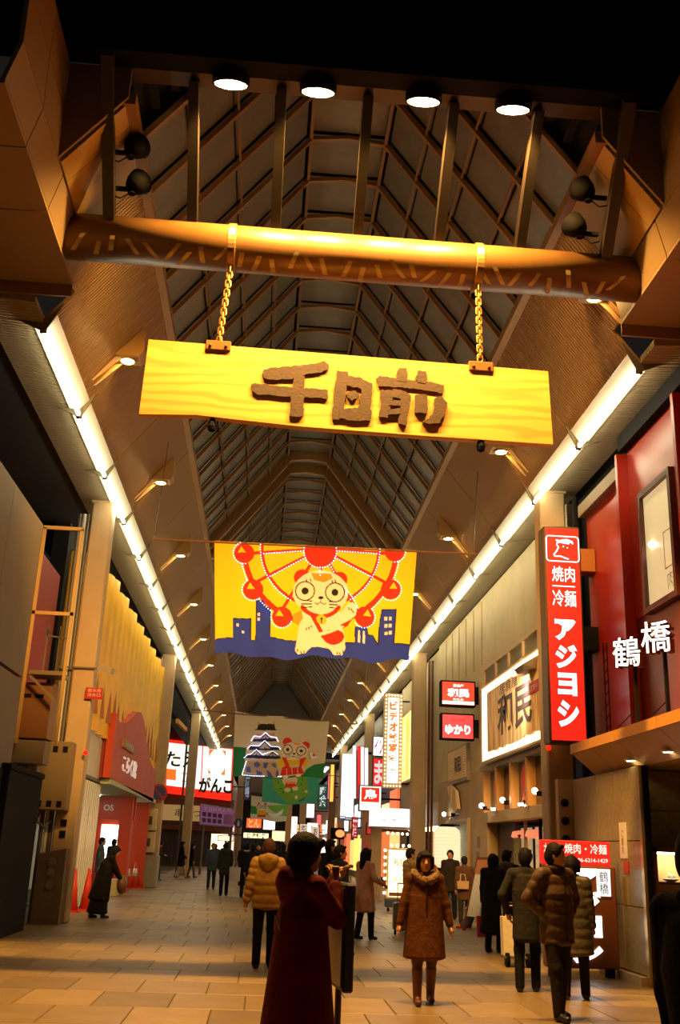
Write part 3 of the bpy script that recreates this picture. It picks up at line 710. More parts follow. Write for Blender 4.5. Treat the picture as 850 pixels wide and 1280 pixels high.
t = MB().box((-5.0, 20.15, 2.95), (-4.25, 20.7, 3.38)).obj('ledge_box', m_grey, None, 'grey ledge box below the brown wall cabinet', 'box')
# white hoarding strip behind the pillar
t = thing('hoarding', 'narrow white hoarding sheets left of the clad pillar', 'hoarding', (-4.75, 20.6, 0))
for k in range(4):
    x = -5.05 + k * .17
    MB().prism([(x, 20.55), (x + .05, 20.5), (x + .12, 20.5), (x + .165, 20.55), (x + .165, 20.58), (x, 20.58)], .05, 2.92, 'Z').obj('sheet', m_hoard, t)
t = thing('hazard_board', 'black and yellow striped hazard board at the foot of the white hoarding', 'board', (-4.7, 20.42, .1))
MB().box((-4.9, 20.4, .1), (-4.62, 20.44, 1.05)).obj('board', mat('hazard_yellow', '#c79a1c', .5), t)
for k in range(4):
    z = .14 + k * .24; MB().prism([(-4.9, z), (-4.62, z + .16), (-4.62, min(z + .28, 1.05)), (-4.9, z + .12)], 20.385, 20.4).obj('stripe', m_black, t)
# pillars
def pillar(x0, x1, y, label, ztop=8.92, w=.5):
    t = thing('arcade_pillar', label, 'pillar', ((x0 + x1) / 2, y, 0))
    MB().bevbox((x0, y, 0), (x1, y + w, ztop), .03).obj('shaft', m_pil, t)
    MB().bevbox((x0 - .03, y - .03, ztop - .06), (x1 + .03, y + w + .03, ztop), .01).obj('cap_plate', m_pil, t)
    return t
p1_ = pillar(-4.24, -3.78, 21.9, 'nearest beige pillar on the left, with a grey cabinet strapped to it')
MB().add([(-4.42, 21.55, 0), (-3.86, 21.55, 0), (-3.86, 22.45, 0), (-4.42, 22.45, 0), (-4.4, 21.55, 1.3), (-3.86, 21.55, 1.42), (-3.86, 22.45, 1.42), (-4.4, 22.45, 1.3)],
    [(0, 3, 2, 1), (4, 5, 6, 7), (0, 1, 5, 4), (1, 2, 6, 5), (2, 3, 7, 6), (3, 0, 4, 7)]).obj('base_cladding', mat('base_cladding', '#76603f', .6, noise=.12, nscale=4), p1_)
for z in (.72, .95, 1.15): MB().lathe((-4.12, 21.545, z), [(.09, 0), (.09, -.02), (.05, -.03)], 12, 'Y').obj('valve_cap', m_box, p1_)
for z in (1.62, 1.84): MB().box((-4.1, 21.87, z), (-3.98, 21.9, z + .14)).obj('plate', m_dkwall, p1_)
t = thing('utility_cabinet', 'grey-brown electrical cabinet mounted on the nearest left pillar', 'cabinet', (-4.3, 21.6, 2.14))
MB().bevbox((-4.63, 21.45, 2.14), (-3.96, 21.88, 3.5), .015).obj('body', m_box, t)
for x in (-4.5, -4.3, -4.1):
    for z in (2.2, 3.28): MB().box((x - .05, 21.44, z), (x + .05, 21.45, z + .12)).obj('vent', m_dkwall, t)
MB().box((-4.6, 21.435, 2.78), (-4.58, 21.45, 2.88)).obj('latch', m_white, t)
MB().tube([(-4.5, 21.7, 2.14), (-4.5, 21.6, 1.9), (-4.38, 21.65, 1.8), (-4.3, 21.8, 1.95)], .03, 8).obj('cable', m_pipeg, t)
for k, x in enumerate((-4.5, -4.4, -4.31)): MB().tube([(x, 22.0, 0), (x, 22.0, 8.6)], .045, 8).obj('conduit', [m_pipeg, m_white, m_pipeg][k], None, ['dark conduit pipe running up beside the nearest left pillar', 'pale conduit pipe beside the nearest left pillar, between two dark ones', 'grey conduit pipe touching the nearest left pillar'][k], 'pipe', 'conduits by the nearest left pillar')
MB().tube([(-5.0, 21.3, .14), (-4.5, 21.4, .14)], .14, 12).obj('floor_pipe', m_dkwall, None, 'short dark pipe lying on the pavement by the left pillar', 'pipe')
t = thing('security_camera', 'small security camera on an arm from the left pillar', 'camera', (-3.75, 22.0, 5.05))
MB().beam((-4.6, 21.86, 5.1), (-3.6, 21.86, 5.1), .03, .03).obj('arm', m_pipeg, t)
MB().beam((-3.66, 21.8, 5.12), (-3.36, 21.7, 5.02), .14, .13).obj('housing', mat('camera_housing', '#a99a80', .5), t)
t = thing('fire_sign', 'small red fire inlet sign on the left pillar', 'sign', (-3.7, 21.85, 4.44))
MB().box((-3.9, 21.84, 4.44), (-3.54, 21.87, 4.68)).obj('plate', mat('red_plate', '#b3160f', .5), t)
mb = text_on('散水用', (-3.72, 21.835, 4.62), *FX, .27, .07); text_on('送水口', (-3.72, 21.835, 4.53), *FX, .27, .07, mb=mb); mb.obj('lettering', m_white, t)
MB().lathe((-3.74, 21.8, 3.32), [(.05, .0), (.05, -.03), (.02, -.06)], 10, 'Y').obj('alarm_light', glow('alarm_red', '#ff2010', 1.2), None, 'small red alarm light on the corner of the grey cabinet pillar', 'light')
# hoarding and white display board past the pillar
t = thing('hoarding', 'long white ribbed hoarding past the nearest left pillar', 'hoarding', (-4.5, 25.5, 0))
for k in range(20):
    y = 22.6 + k * .3
    MB().prism([(-4.42, y), (-4.38, y + .06), (-4.38, y + .2), (-4.42, y + .29), (-4.45, y + .29), (-4.45, y)], .05, 3.02, 'Z').obj('sheet', m_hoard, t)
mb = text_on('工事中ご迷惑', (-4.37, 26.9, 1.9), *LW, .14, 1.3, vertical=True); mb.obj('lettering', mat('faded_print', '#8c8f98', .6), t)
t = thing('notice_board', 'white framed display board above the ribbed hoarding', 'board', (-4.45, 26.4, 3.05))
MB().box((-4.52, 24.0, 3.1), (-4.4, 28.4, 4.65)).obj('panel', m_white, t)
for z in (3.06, 4.62): MB().box((-4.54, 23.95, z), (-4.37, 28.45, z + .08)).obj('frame_rail', m_pipeg, t)
MB().box((-4.54, 28.4, 3.1), (-4.37, 28.47, 4.65)).obj('frame_rail', m_pipeg, t)
# golden pleated curtain front
ct = thing('theatre_front', 'golden pleated curtain facade with sawtooth top above the red shopfront', 'facade', (-4.6, 33, 4.3))
m_gc = mat('golden_pleat', '#f2b818', .45, noise=.12, nscale=1.2)
m_gb = mat('golden_pleat_flame', '#a8641a', .5)
for k in range(17):
    y = 24.2 + k * 1.0; zt = 8.35 - .12 * (k % 2)
    q_ = [(-5.05 + .8 * math.sin(i / 6 * 1.5), y + .98 * (1 - math.cos(i / 6 * 1.5)) / (1 - math.cos(1.5))) for i in range(7)]
    MB().prism(q_ + [(a_ - .03, b_ + .03) for a_, b_ in reversed(q_)], 4.2, zt, 'Z').obj('pleat', m_gc, ct)
    for j in range(4):
        a = (j + .5 + random.uniform(-.3, .3)) / 4; h = random.uniform(.5, 1.3); f_ = .25 + .6 * a; x = -5.05 + .8 * math.sin(f_ * 1.5); yy = y + .98 * (1 - math.cos(f_ * 1.5)) / (1 - math.cos(1.5)) - .02
        z0 = 4.6
        MB().add([(x + .012 - .06, yy - .012 - .09, z0), (x + .012 + .06, yy - .012 + .09, z0), (x + .012, yy - .012, z0 + h)], [(0, 1, 2)]).obj('flame_print', m_gb, ct)
MB().box((-5.5, 24, 3.1), (-5.12, 41.2, 9.0)).obj('backing', m_dark, ct)
# red shop front with wavy top
rf = thing('shopfront', 'red wavy-topped shopfront with white characters under the golden curtain', 'shopfront', (-4.4, 34, 3.1))
MB().prism([(28.0, 3.2), (28.0, 4.9), (28.8, 4.75), (30, 4.85), (31.2, 5.15), (32.4, 5.5), (33.4, 5.6), (34.4, 5.45), (35.4, 5.0), (36.6, 4.5), (38.2, 4.25), (39.6, 4.2), (39.6, 3.05), (28.4, 3.2)], -4.3, -4.1, 'X').obj('fascia', m_red, rf)
MB().prism([(28.0, 3.2), (28.0, 4.9), (28.8, 4.75), (28.8, 3.2)], -4.75, -4.32, 'X').obj('return_wall', mat('deep_red', '#8f1f10', .5), rf)
mb = text_on('こらく館', (-4.06, 31.6, 3.75), *LW, 3.2, .5, bold=0.0, ext=.02); mb.obj('lettering', mat('white_letter', '#ece6dc', .4, emit=.3, ecol=(1, .9, .8)), rf)
b = MB().box((-4.1, 29.6, 4.16), (-4.02, 31.9, 4.4)).obj('name_plate', mat('tan_plate', '#a87a4c', .5), rf)
text_on('NAMBA', (-4.01, 30.75, 4.28), *LW, 2.0, .15).obj('lettering', m_white, b)
MB().box((-7.5, 28.2, 3.05), (-4.1, 40.6, 3.18)).obj('entrance_ceiling', m_green_in, rf)
MB().box((-7.7, 28.2, 0), (-7.5, 40.6, 3.05)).obj('back_wall', m_green_in, rf)
MB().box((-7.5, 33.2, 2.25), (-7.0, 40.6, 3.05)).obj('lintel', m_red, rf)
MB().box((-7.5, 40.3, 0), (-4.3, 40.6, 3.05)).obj('end_wall', m_red, rf)
MB().box((-6.2, 36.0, 2.3), (-4.3, 36.2, 3.05)).obj('lintel', m_red, rf)
text_on('OS', (-5.2, 35.99, 2.68), *FX, .34, .2, bold=.03).obj('lettering', m_white, rf)
MB().box((-4.75, 35.6, 0), (-4.35, 36.2, 3.05)).obj('column', m_red, rf)
text_on('OS', (-6.2, 40.29, 2.55), *FX, .4, .22, bold=.03).obj('lettering', m_white, rf)
MB().box((-6.0, 40.22, .5), (-5.0, 40.29, 2.2)).obj('lit_poster', glow('poster_light', (1, .97, .9), 2.6), rf)
for y in (31, 34, 38.5):
    MB().box((-5.6, y, 3.0), (-5.4, y + 1.2, 3.045)).obj('ceiling_lamp', glow('shop_tube', (1, .95, .8), 14), rf)
# second left pillar with meters and no parking sign
p2_ = pillar(-4.4, -3.88, 41.0, 'second beige pillar on the left, carrying meters and a round sign')
MB().bevbox((-4.75, 40.7, 0), (-3.85, 41.7, 1.15), .02).obj('stone_base', mat('stone_base', '#9a927c', .7, noise=.1), p2_)
for z0, z1, nm in ((2.05, 2.85, 'upper'), (1.25, 2.0, 'lower')):
    t = thing('electric_meter', '%s cream electric meter box on the second left pillar' % nm, 'meter', (-4.4, 40.85, z0))
    MB().bevbox((-4.85, 40.68, z0), (-4.02, 41.0, z1), .02).obj('box', mat('cream_box', '#cfc094', .5), t)
    MB().box((-4.68, 40.66, z0 + .22), (-4.18, 40.68, z0 + .52)).obj('window', mat('meter_window', '#5c5c4a', .2), t)
t = thing('no_parking_sign', 'round blue and red no parking sign on the second left pillar', 'sign', (-4.05, 40.9, 3.15))
MB().lathe((-4.05, 40.9, 3.45), [(.34, 0), (.34, -.03)], 24, 'Y').obj('rim', mat('sign_red', '#b02a20', .5), t)
MB().lathe((-4.05, 40.87, 3.45), [(.26, 0), (.26, -.01)], 24, 'Y').obj('disc', mat('sign_blue', '#2c3f80', .5), t)
MB().beam((-4.25, 40.85, 3.65), (-3.85, 40.85, 3.25), .02, .07).obj('slash', mat('sign_red', '#b02a20'), t)
# traffic cones
m_cone = mat('cone_orange', '#d8401a', .5); m_band = mat('cone_band', '#e8e2d4', .3)
def cone(x, y, h, label, col=m_cone, bands=True):
    t = thing('traffic_cone', label, 'cone', (x, y, 0), group='cones along the left shopfronts')
    MB().box((-.19, -.19, 0), (.19, .19, .035)).obj('base', col, t, local=True)
    MB().lathe((0, 0, 0), [(.15, .035), (.035, h)], 16).obj('body', col, t, local=True, smooth=True)
    if bands: MB().lathe((0, 0, 0), [(.15 - .115 * .45 + .004, .035 + (h - .035) * .45), (.15 - .115 * .75 + .004, .035 + (h - .035) * .75)], 16).obj('band', m_band, t, local=True, smooth=True)
m_plain = mat('cone_red', '#c8301c', .5)
cone(-4.3, 25.5, .95, 'plain red cone nearest the camera beside the ribbed hoarding', m_plain, False)
cone(-4.1, 26.3, .95, 'plain red cone just behind the nearest one', m_plain, False)
cone(-4.72, 39.2, .9, 'banded orange cone behind the striped bollard', m_cone); cone(-4.55, 39.9, .9, 'banded orange cone nearest the meter pillar'); cone(-4.4, 40.4, .85, 'banded orange cone touching the meter pillar base')
t = thing('bollard', 'orange bollard with yellow stripes by the cones', 'bollard', (-4.7, 37.6, 0))
MB().lathe((-4.7, 37.6, 0), [(.26, 0), (.26, .05), (.12, .06), (.11, .95), (.06, 1.0)], 16).obj('body', m_plain, t, smooth=True)
for z in (.35, .55, .75): MB().lathe((-4.7, 37.6, z), [(.128, 0), (.126, .09)], 16).obj('stripe', mat('stripe_yellow', '#e0a828', .4), t)
MB().bevbox((-4.75, 33.2, 0), (-4.3, 33.8, .5), .02).obj('planter_box', mat('cream_box', '#cfc094'), None, 'low cream box standing behind the old woman', 'box')
# walls further on
m_pink = mat('pink_wall', '#c08a74', .6); m_wht = mat('white_rib_wall', '#c9c4b8', .35)
wf = thing('wall_left', None, None, (-4.8, 60, 0), kind='structure')
MB().box((-5.2, 41.7, 3.0), (-4.5, 47, 8.9)).obj('upper_wall', m_pink, wf)
MB().box((-5.2, 41.7, 0), (-4.55, 47, 3.0)).obj('white_wall', m_wht, wf)
MB().box((-9.2, 46.7, 0), (-5.2, 47, 8.9)).obj('end_wall', m_dkwall, wf)
MB().box((-9.5, 23.5, 0), (-9.0, 47, 9.0)).obj('core_wall', m_dkwall, wf)
p3_ = pillar(-4.45, -3.95, 60.0, 'third beige pillar on the left, standing before the big red and white sign')
MB().tube([(-4.6, 60.2, 0), (-4.6, 60.2, 8.5)], .06, 8).obj('conduit', m_pipeg, None, 'conduit pipe beside the third left pillar', 'pipe')
MB().tube([(-4.55, 41.6, 0), (-4.55, 41.6, 8.6)], .06, 8).obj('conduit', m_pipeg, None, 'conduit pipe beside the second left pillar', 'pipe')
# yellow awning and black tiled eave beyond the second pillar
t = thing('eave', 'small black tiled eave with yellow edge beyond the second left pillar', 'eave', (-4.3, 45, 6.4))
for k in range(9):
    y = 42.4 + k * .6; MB().beam((-4.6, y, 7.3), (-3.75, y + .2, 6.5 + .03 * k), .3, .08, up=(0, 0, 1)).obj('tile_row', m_dkwall, t)
MB().beam((-3.72, 42.4, 6.42), (-3.72, 47.4, 6.6), .12, .18).obj('edge', mat('yellow_edge', '#d8a020', .5), t)
# big red and white billboard across the end of the side street
YG = 84.0
bb = thing('billboard', 'large backlit red and white billboard with black brush kana on the left', 'billboard', (at(252, 960, YG).x, YG, at(252, 1000, YG).z))
a = at(208, 924, YG); b = at(292, 933, YG); c = at(206, 991, YG); d = at(288.5, 1001, YG)
def quad(p, q, r, s, dy, th=.02): 
    mb = MB(); vs = [(v.x, v.y + dy, v.z) for v in (p, q, s, r)]; vs += [(x, y + th, z) for x, y, z in vs]
    return mb.add(vs, [(0, 1, 2, 3), (7, 6, 5, 4), (0, 4, 5, 1), (1, 5, 6, 2), (2, 6, 7, 3), (3, 7, 4, 0)])
def onq(u, v): return a.lerp(b, u).lerp(c.lerp(d, u), v)
quad(a, b, c, d, 0, .5).obj('cabinet', glow('bill_red', '#ff2512', 1.1), bb)
quad(onq(.02, .06), onq(.535, .06), onq(.02, .86), onq(.535, .86), -.03).obj('white_face', glow('bill_white', (1, .93, .86), 1.1), bb)
quad(onq(.55, .06), onq(.985, .06), onq(.55, .86), onq(.985, .86), -.03).obj('white_face', glow('bill_white', (1, .93, .86), 1.1), bb)
quad(onq(.64, .1), onq(.89, .1), onq(.64, .55), onq(.89, .55), -.05).obj('orange_panel', glow('bill_orange', '#ff6a20', 1.3), bb)
mb = MB(); P = onq(.765, .33); mb.lathe((P.x, P.y - .07, P.z), [(.72, 0), (.72, -.02)], 20, 'Y')
for i, v in enumerate(mb.v): mb.v[i] = (v[0], v[1], P.z + (v[2] - P.z) * 1.5)
mb.obj('white_oval', glow('bill_white', (1, .93, .86), 1.1), bb)
mk = mat('brush_black', '#1a0f0a', .6)
P = onq(.76, .755); text_on('がんこ', (P.x, P.y - .08, P.z), *FX, 2.7, 1.25, bold=.045).obj('lettering', mk, bb)
P = onq(.36, .34); text_on('え', (P.x, P.y - .08, P.z), *FX, 1.1, 1.3, bold=.02).obj('lettering', mk, bb)
P = onq(.1, .36); text_on('た', (P.x, P.y - .08, P.z), *FX, 1.3, 1.2, bold=.02).obj('lettering', mk, bb)
quad(onq(.02, .55), onq(.16, .55), onq(.02, .75), onq(.16, .75), -.05).obj('orange_panel', glow('bill_orange', '#ff6a20', 1.3), bb)
for (u0, v0, u1, v1) in ((.24, .6, .43, .61), (.24, .74, .43, .75), (.425, .6, .43, .75)): quad(onq(u0, v0), onq(u1, v0), onq(u0, v1), onq(u1, v1), -.05).obj('rule_line', mk, bb)
# building that carries it
eb = thing('restaurant_building', 'dark wooden restaurant building under the big red and white billboard', 'building', (-6, YG + 1, 0))
MB().box((-16, YG + .52, 0), (at(289, 1000, YG).x, YG + 3, 12)).obj('wall', mat('brown_wood_wall', '#5a3a22', .6), eb)
for k in range(8): MB().box((-9 + k * .75, YG + .42, .3), (-8.45 + k * .75, YG + .52, 2.6)).obj('slat_screen', mat('purple_screen', '#3a2a30', .5), eb)
MB().box((-9.2, YG + .1, 2.7), (-3.6, YG + .5, 3.0)).obj('red_eave', mat('red_wood', '#7a2a16', .5), eb)
MB().box((-9.0, YG + .3, 3.4), (-4.6, YG + .5, 4.6)).obj('name_board', mat('amber_board', '#9a6a2c', .5, emit=.25, ecol=(1, .6, .2)), eb)
text_on('串かつ', (-5.9, YG + .28, 4.0), *FX, 2.0, .6).obj('lettering', mk, eb)
MB().box((-3.9, YG + .4, .1), (-2.6, YG + .52, 2.5)).obj('lit_doorway', glow('door_glow', (1, .8, .45), 2.2), eb)
t = thing('notice_sign', 'purple notice board with small pictures below the red billboard', 'sign', (-2.5, 62, 2.5))
a2, b2_, c2, d2 = at(250, 1004, 62), at(294, 1011, 62), at(249, 1031, 62), at(292, 1034.5, 62)
quad(a2, b2_, c2, d2, 0, .15).obj('frame', mat('sign_frame', '#9a8a8a', .5), t)
q2 = lambda u, v: a2.lerp(b2_, u).lerp(c2.lerp(d2, u), v)
quad(q2(.03, .05), q2(.97, .05), q2(.03, .95), q2(.97, .95), -.02).obj('face', mat('purple_print', '#8c5a88', .5, emit=.25, ecol=rgb('#a060a0')), t)
for r_ in range(2):
    for k in range(4):
        u = .08 + k * .15; v = .38 + r_ * .28; quad(q2(u, v), q2(u + .11, v), q2(u, v + .2), q2(u + .11, v + .2), -.03).obj('picture', mat('dark_picture', '#4a3a4a', .5), t)
quad(q2(.7, .35), q2(.95, .35), q2(.7, .85), q2(.95, .85), -.03).obj('picture', mat('violet_print', '#a06aa8', .5), t)
P = q2(.5, .17); text_on('千日前商店街', (P.x, 61.94, P.z), *FX, 1.6, .2).obj('lettering', m_white, t)
MB().tube([(-1.75, 62.2, 0), (-1.75, 62.2, 4.2)], .07, 8).tube([(-3.4, 62.2, 0), (-3.4, 62.2, 3.8)], .07, 8).obj('post', m_pipeg, t)
t = thing('round_sign', 'round blue pedestrian sign on a post right of the purple notice board', 'sign', (at(298, 1029, 60).x, 60, 0))
P = at(298, 1029, 60); MB().lathe((P.x, 60, P.z), [(.26, 0), (.26, -.03)], 24, 'Y').obj('disc', mat('sign_blue', '#2c3f80'), t)
MB().sphere((P.x, 59.95, P.z + .1), .045, 8, 6).obj('pictogram_head', m_white, t); MB().prism([(P.x - .05, P.z - .16), (P.x + .05, P.z - .16), (P.x + .07, P.z + .04), (P.x - .07, P.z + .04)], 59.94, 59.97).obj('pictogram_body', m_white, t)
MB().tube([(P.x, 60.05, 0), (P.x, 60.05, P.z + .2)], .035, 8).obj('post', m_pipeg, t)
# ================================================================== RIGHT SIDE
m_stone = mat('stone_slab', '#93804e', .3, noise=.18, nscale=14)
m_rw = mat('red_smooth_wall', '#9c2414', .32, noise=.05, nscale=1.5)
m_maroon = mat('maroon_wall', '#6e2018', .3)
m_gold_f = mat('canopy_fascia', '#c98a2c', .45)
m_can = mat('canopy_soffit', '#b8986a', .45)
m_beigew = mat('beige_wall', '#b3a177', .65, noise=.1, nscale=1.1)
m_bw2 = mat('beige_wall_lower', '#a98f66', .6, noise=.08, nscale=1.1)
m_chrome = mat('brass_edge', '#b79a5c', .3, metal=.7)
m_glass = mat('dark_glass', '#1c1a16', .08, spec=.8)
m_frame = mat('brown_frame', '#5a2c16', .45)
wr_ = thing('wall_right', None, None, (5.3, 16, 0), kind='structure')
# stone slabs x=5.3, staggered joints
for r_, (z0, z1, ys) in enumerate(((0.12, .98, (14.4, 15.3, 16.3, 17.5)), (.98, 1.86, (14.4, 14.95, 15.9, 17.5)), (1.86, 2.88, (14.4, 14.8, 15.45, 16.3, 17.5)))):
    for a, b in zip(ys[:-1], ys[1:]):
        MB().bevbox((5.3, a + .006, z0 + .006), (5.4, b - .006, z1 - .006), .004).obj('stone_slab', m_stone, wr_)
MB().box((5.41, 15.2, 0), (5.9, 17.5, 2.87)).obj('wall_core', m_dkwall, wr_)
MB().box((5.2, 14.4, 0), (5.36, 17.5, .11)).obj('plinth', m_bw2, wr_)
MB().box((5.28, 14.29, 0), (5.36, 14.39, 2.88)).obj('brass_corner', m_chrome, wr_)
MB().box((5.32, 14.24, 0), (5.4, 14.29, 2.88)).obj('dark_corner', m_black, wr_)
# recessed entrance: inner stone wall, ceiling, floor sill
for z0, z1 in ((1.75, 2.3), (2.31, 2.87)):
    MB().bevbox((5.42, 15.0, z0), (6.25, 15.1, z1), .004).obj('inner_slab', m_stone, wr_)
MB().box((6.7, 8, 0), (6.9, 15.1, 2.87)).obj('entrance_back', m_frame, wr_)
MB().box((5.41, 15.11, 0), (7, 15.19, 2.87)).obj('entrance_side', m_dkwall, wr_)
# display case
dc = thing('display_case', 'lit wooden display case with food models on shelves at the right edge', 'display case', (5.9, 14.55, .6))
for x0, x1, z0, z1 in ((5.42, 5.48, .6, 1.78), (6.35, 6.41, .6, 1.78), (5.42, 6.41, 1.72, 1.78), (5.42, 6.41, .6, .66)): MB().box((x0, 14.3, z0), (x1, 14.75, z1)).obj('frame_bar', m_frame, dc)
MB().box((5.45, 14.73, .63), (6.4, 14.77, 1.75)).obj('back_panel', mat('case_back', '#e0c890', .6), dc)
for z in (.95, 1.3): MB().box((5.5, 14.4, z), (6.35, 14.73, z + .03)).obj('shelf', m_frame, dc)
MB().box((5.5, 14.4, 1.69), (6.35, 14.65, 1.72)).obj('case_lamp', glow('case_light', (1, .85, .5), 9), dc)
for k, (x, z) in enumerate(((5.72, .98), (6.02, .98), (5.75, 1.33), (6.1, 1.33))):
    t = thing('food_model', ['plate of green salad on the lower shelf of the display case', 'white bowl on the lower shelf of the display case', 'tall white dish on the upper shelf of the display case', 'pale plate on the upper shelf of the display case, right'][k], 'dish', (x, 14.55, z))
    MB().lathe((0, 0, 0), [(.05, 0), (.12, .04), (.11, .045)], 14).obj('plate', m_white, t, local=True)
    mbx = MB()
    for j in range(6): mbx.sphere((random.uniform(-.05, .05), random.uniform(-.05, .05), .06 + random.uniform(0, .05)), random.uniform(.025, .04), 6, 4)
    mbx.obj('food', mat('salad_green', '#3aa63a', .6) if k == 0 else m_white, t, local=True, kind='stuff')
MB().box((5.42, 14.29, 0), (6.41, 14.75, .59)).obj('case_base', m_frame, dc)
# canopy
cp = thing('entrance_canopy', 'golden-edged flat canopy over the stone restaurant entrance', 'canopy', (5.8, 13, 3.0))
for k, (a, b) in enumerate(zip((8, 9.6, 11.2, 12.8, 14.4, 15.6), (9.6, 11.2, 12.8, 14.4, 15.6, 16.6))):
    MB().box((5.0, a + .006, 3.22), (5.03, b - .006, 3.37)).obj('fascia_panel', m_gold_f, cp)
    MB().prism([(5.03, 3.22), (5.42, 2.89), (6.6, 2.88), (6.6, 2.92), (5.44, 2.93), (5.03, 3.26)], a + .006, b - .006).obj('soffit_panel', m_can, cp)
MB().box((5.04, 8, 3.27), (6.6, 16.6, 3.36)).obj('deck', m_can, cp)
for k, (x, y) in enumerate(((5.3, 14.6), (5.3, 13.2))):
    t = thing('recessed_light', ['round recessed light in the canopy above the stone wall', 'round recessed light in the canopy above the entrance'][k], 'light', (x, y, 2.975), group='recessed canopy lights')
    MB().lathe((0, 0, 0), [(.1, .01), (.1, -.012), (.07, -.012), (.07, .01)], 16).obj('rim', m_white, t, local=True)
    MB().lathe((0, 0, 0), [(.068, 0), (.068, -.015)], 16).obj('lens', glow('canopy_lens', (1, .8, .5), 40), t, local=True)
# red upper front
for a, b, zt in ((8, 11.3, 8.6), (11.3, 13.9, 8.6), (13.9, 16.45, 8.6), (16.55, 18.9, 8.15)):
    MB().box((6.2, a, 5.5 if b < 16.5 else 3.35), (6.4, b, zt)).obj('wall_panel', m_rw, wr_)
MB().box((6.21, 8, 3.35), (6.4, 16.5, 5.49)).obj('lower_panel', m_maroon, wr_)
for y in (11.2, 13.85, 16.45): MB().box((6.0, y, 3.36), (6.2, y + .1, 8.55)).obj('fin', m_rw, wr_)
MB().box((6.05, 16.56, 8.15), (6.35, 18.95, 8.4)).obj('ledge', m_grey, wr_)
MB().box((6.5, 8, 0), (7.5, 20.4, 9.2)).obj('core', m_dkwall, wr_)
MB().box((6.05, 8, 8.6), (6.4, 16.5, 8.9)).obj('dark_cornice', m_dkwall, wr_)
for k, (a, b) in enumerate(((14.55, 15.75), (12.0, 13.3))):
    wd_ = thing('window_%d' % (k + 1), None, None, (6.15, (a + b) / 2, 5.55), kind='structure')
    MB().box((6.17, a, 5.55), (6.2, b, 7.45)).obj('pane', glow('window_glow', (1, .78, .38), .55), wd_)
    for y0, y1, z0, z1 in ((a - .1, a, 5.45, 7.55), (b, b + .1, 5.45, 7.55), (a, b, 5.45, 5.55), (a, b, 7.45, 7.55)): MB().box((6.1, y0, z0), (6.2, y1, z1)).obj('window_frame', m_frame, wd_)
    if k == 0: MB().sphere((6.14, 15.45, 6.55), .05, 8, 6).obj('lamp_glow', glow('hot_bulb', (1, .9, .7), 20), wd_)
    if k == 0:
        for z0, z1 in ((6.0, 6.02), (6.6, 6.62)): MB().box((6.165, 14.65, z0), (6.17, 15.0, z1)).obj('logo_line', m_white, wd_)
        MB().box((6.165, 14.98, 6.0), (6.17, 15.0, 6.62)).obj('logo_line', m_white, wd_)
        text_on('肉', (6.162, 14.8, 5.8), *RW, .25, .28).obj('lettering', m_white, wd_)
# neon letters on stands
m_lwhite = glow('letter_white', (1, .97, .93), 3.0); m_lside = mat('letter_side', '#6a3a18', .5)
cs, sn = math.cos(-.75), math.sin(-.75); ud = (cs, sn, 0); vd = (0, 0, 1); nd = (sn, -cs, 0)
for k, (ch, c) in enumerate((('鶴', (5.48, 14.95, 4.62)), ('橋', (5.6, 14.05, 4.68)))):
    t = thing('neon_letter', ['white illuminated box character on a stand above the canopy, left', 'white illuminated box character on a stand above the canopy, right'][k], 'sign', (c[0], c[1], 3.36), group='box characters above the canopy')
    text_on(ch, np.array(c) + np.array(nd) * .1, ud, vd, .44, .46, bold=.004).obj('lettering', m_lwhite, t)
    mb = text_on(ch, np.array(c), ud, vd, .44, .46, bold=.008, ext=.095); mb.obj('letter_body', m_lside, t)
    MB().beam((c[0] + .12, c[1] + .1, 3.36), (c[0] + .12, c[1] + .1, 4.6), .05, .05).obj('stand', m_dkwall, t)
    MB().beam((c[0] + .12, c[1] + .1, 3.8), (c[0] - .2, c[1] + .6, 3.38), .012, .012).obj('stay', m_dkwall, t)
t = thing('lattice_post', 'dark lattice post on the canopy left of the box characters', 'post', (5.5, 16.1, 3.36))
for dx in (-.03, .03): MB().beam((5.5 + dx, 16.1, 3.36), (5.5 + dx, 16.1, 5.0), .015, .015).obj('chord', m_dkwall, t)
for k in range(9): MB().beam((5.47, 16.1, 3.4 + k * .18), (5.53, 16.1, 3.49 + k * .18), .012, .012).obj('lacing', m_dkwall, t)
# first right pillar and the tall vertical sign
pr1 = pillar(5.42, 5.95, 19.5, 'nearest beige pillar on the right, behind the tall red sign')
MB().lathe((5.42, 19.4, 3.6), [(.05, 0), (.05, -.03), (.02, -.06)], 10, 'Y').obj('alarm_light', glow('alarm_red', '#ff2010', 1.2), None, 'small red alarm light on the right pillar below the tall red sign', 'light')
MB().tube([(6.08, 19.2, 0), (6.08, 19.2, 8.7)], .07, 8).obj('drain_pipe', m_dkwall, None, 'dark drain pipe right of the nearest right pillar', 'pipe')
vs_ = thing('vertical_sign', 'tall red backlit vertical sign with white bull emblem and characters', 'sign', (5.5, 18.5, 3.6))
sx0, sx1, sz0, sz1 = 5.19, 5.87, 3.64, 7.72; sy = 18.4
MB().bevbox((sx0 - .02, sy, sz0 - .05), (sx1 + .02, sy + .42, sz1 + .05), .02).obj('cabinet', mat('sign_case', '#6a5236', .4, metal=.3), vs_)
MB().box((sx0 + .02, sy - .015, sz0), (sx1 - .02, sy, sz1)).obj('face', glow('red_face', (1.0, .028, .012), .85), vs_)
m_wl = glow('white_letter_lit', (1, .97, .95), 1.6)
cx = (sx0 + sx1) / 2; H = sz1 - sz0
zf = lambda f: sz1 - f * H        # fraction from the top
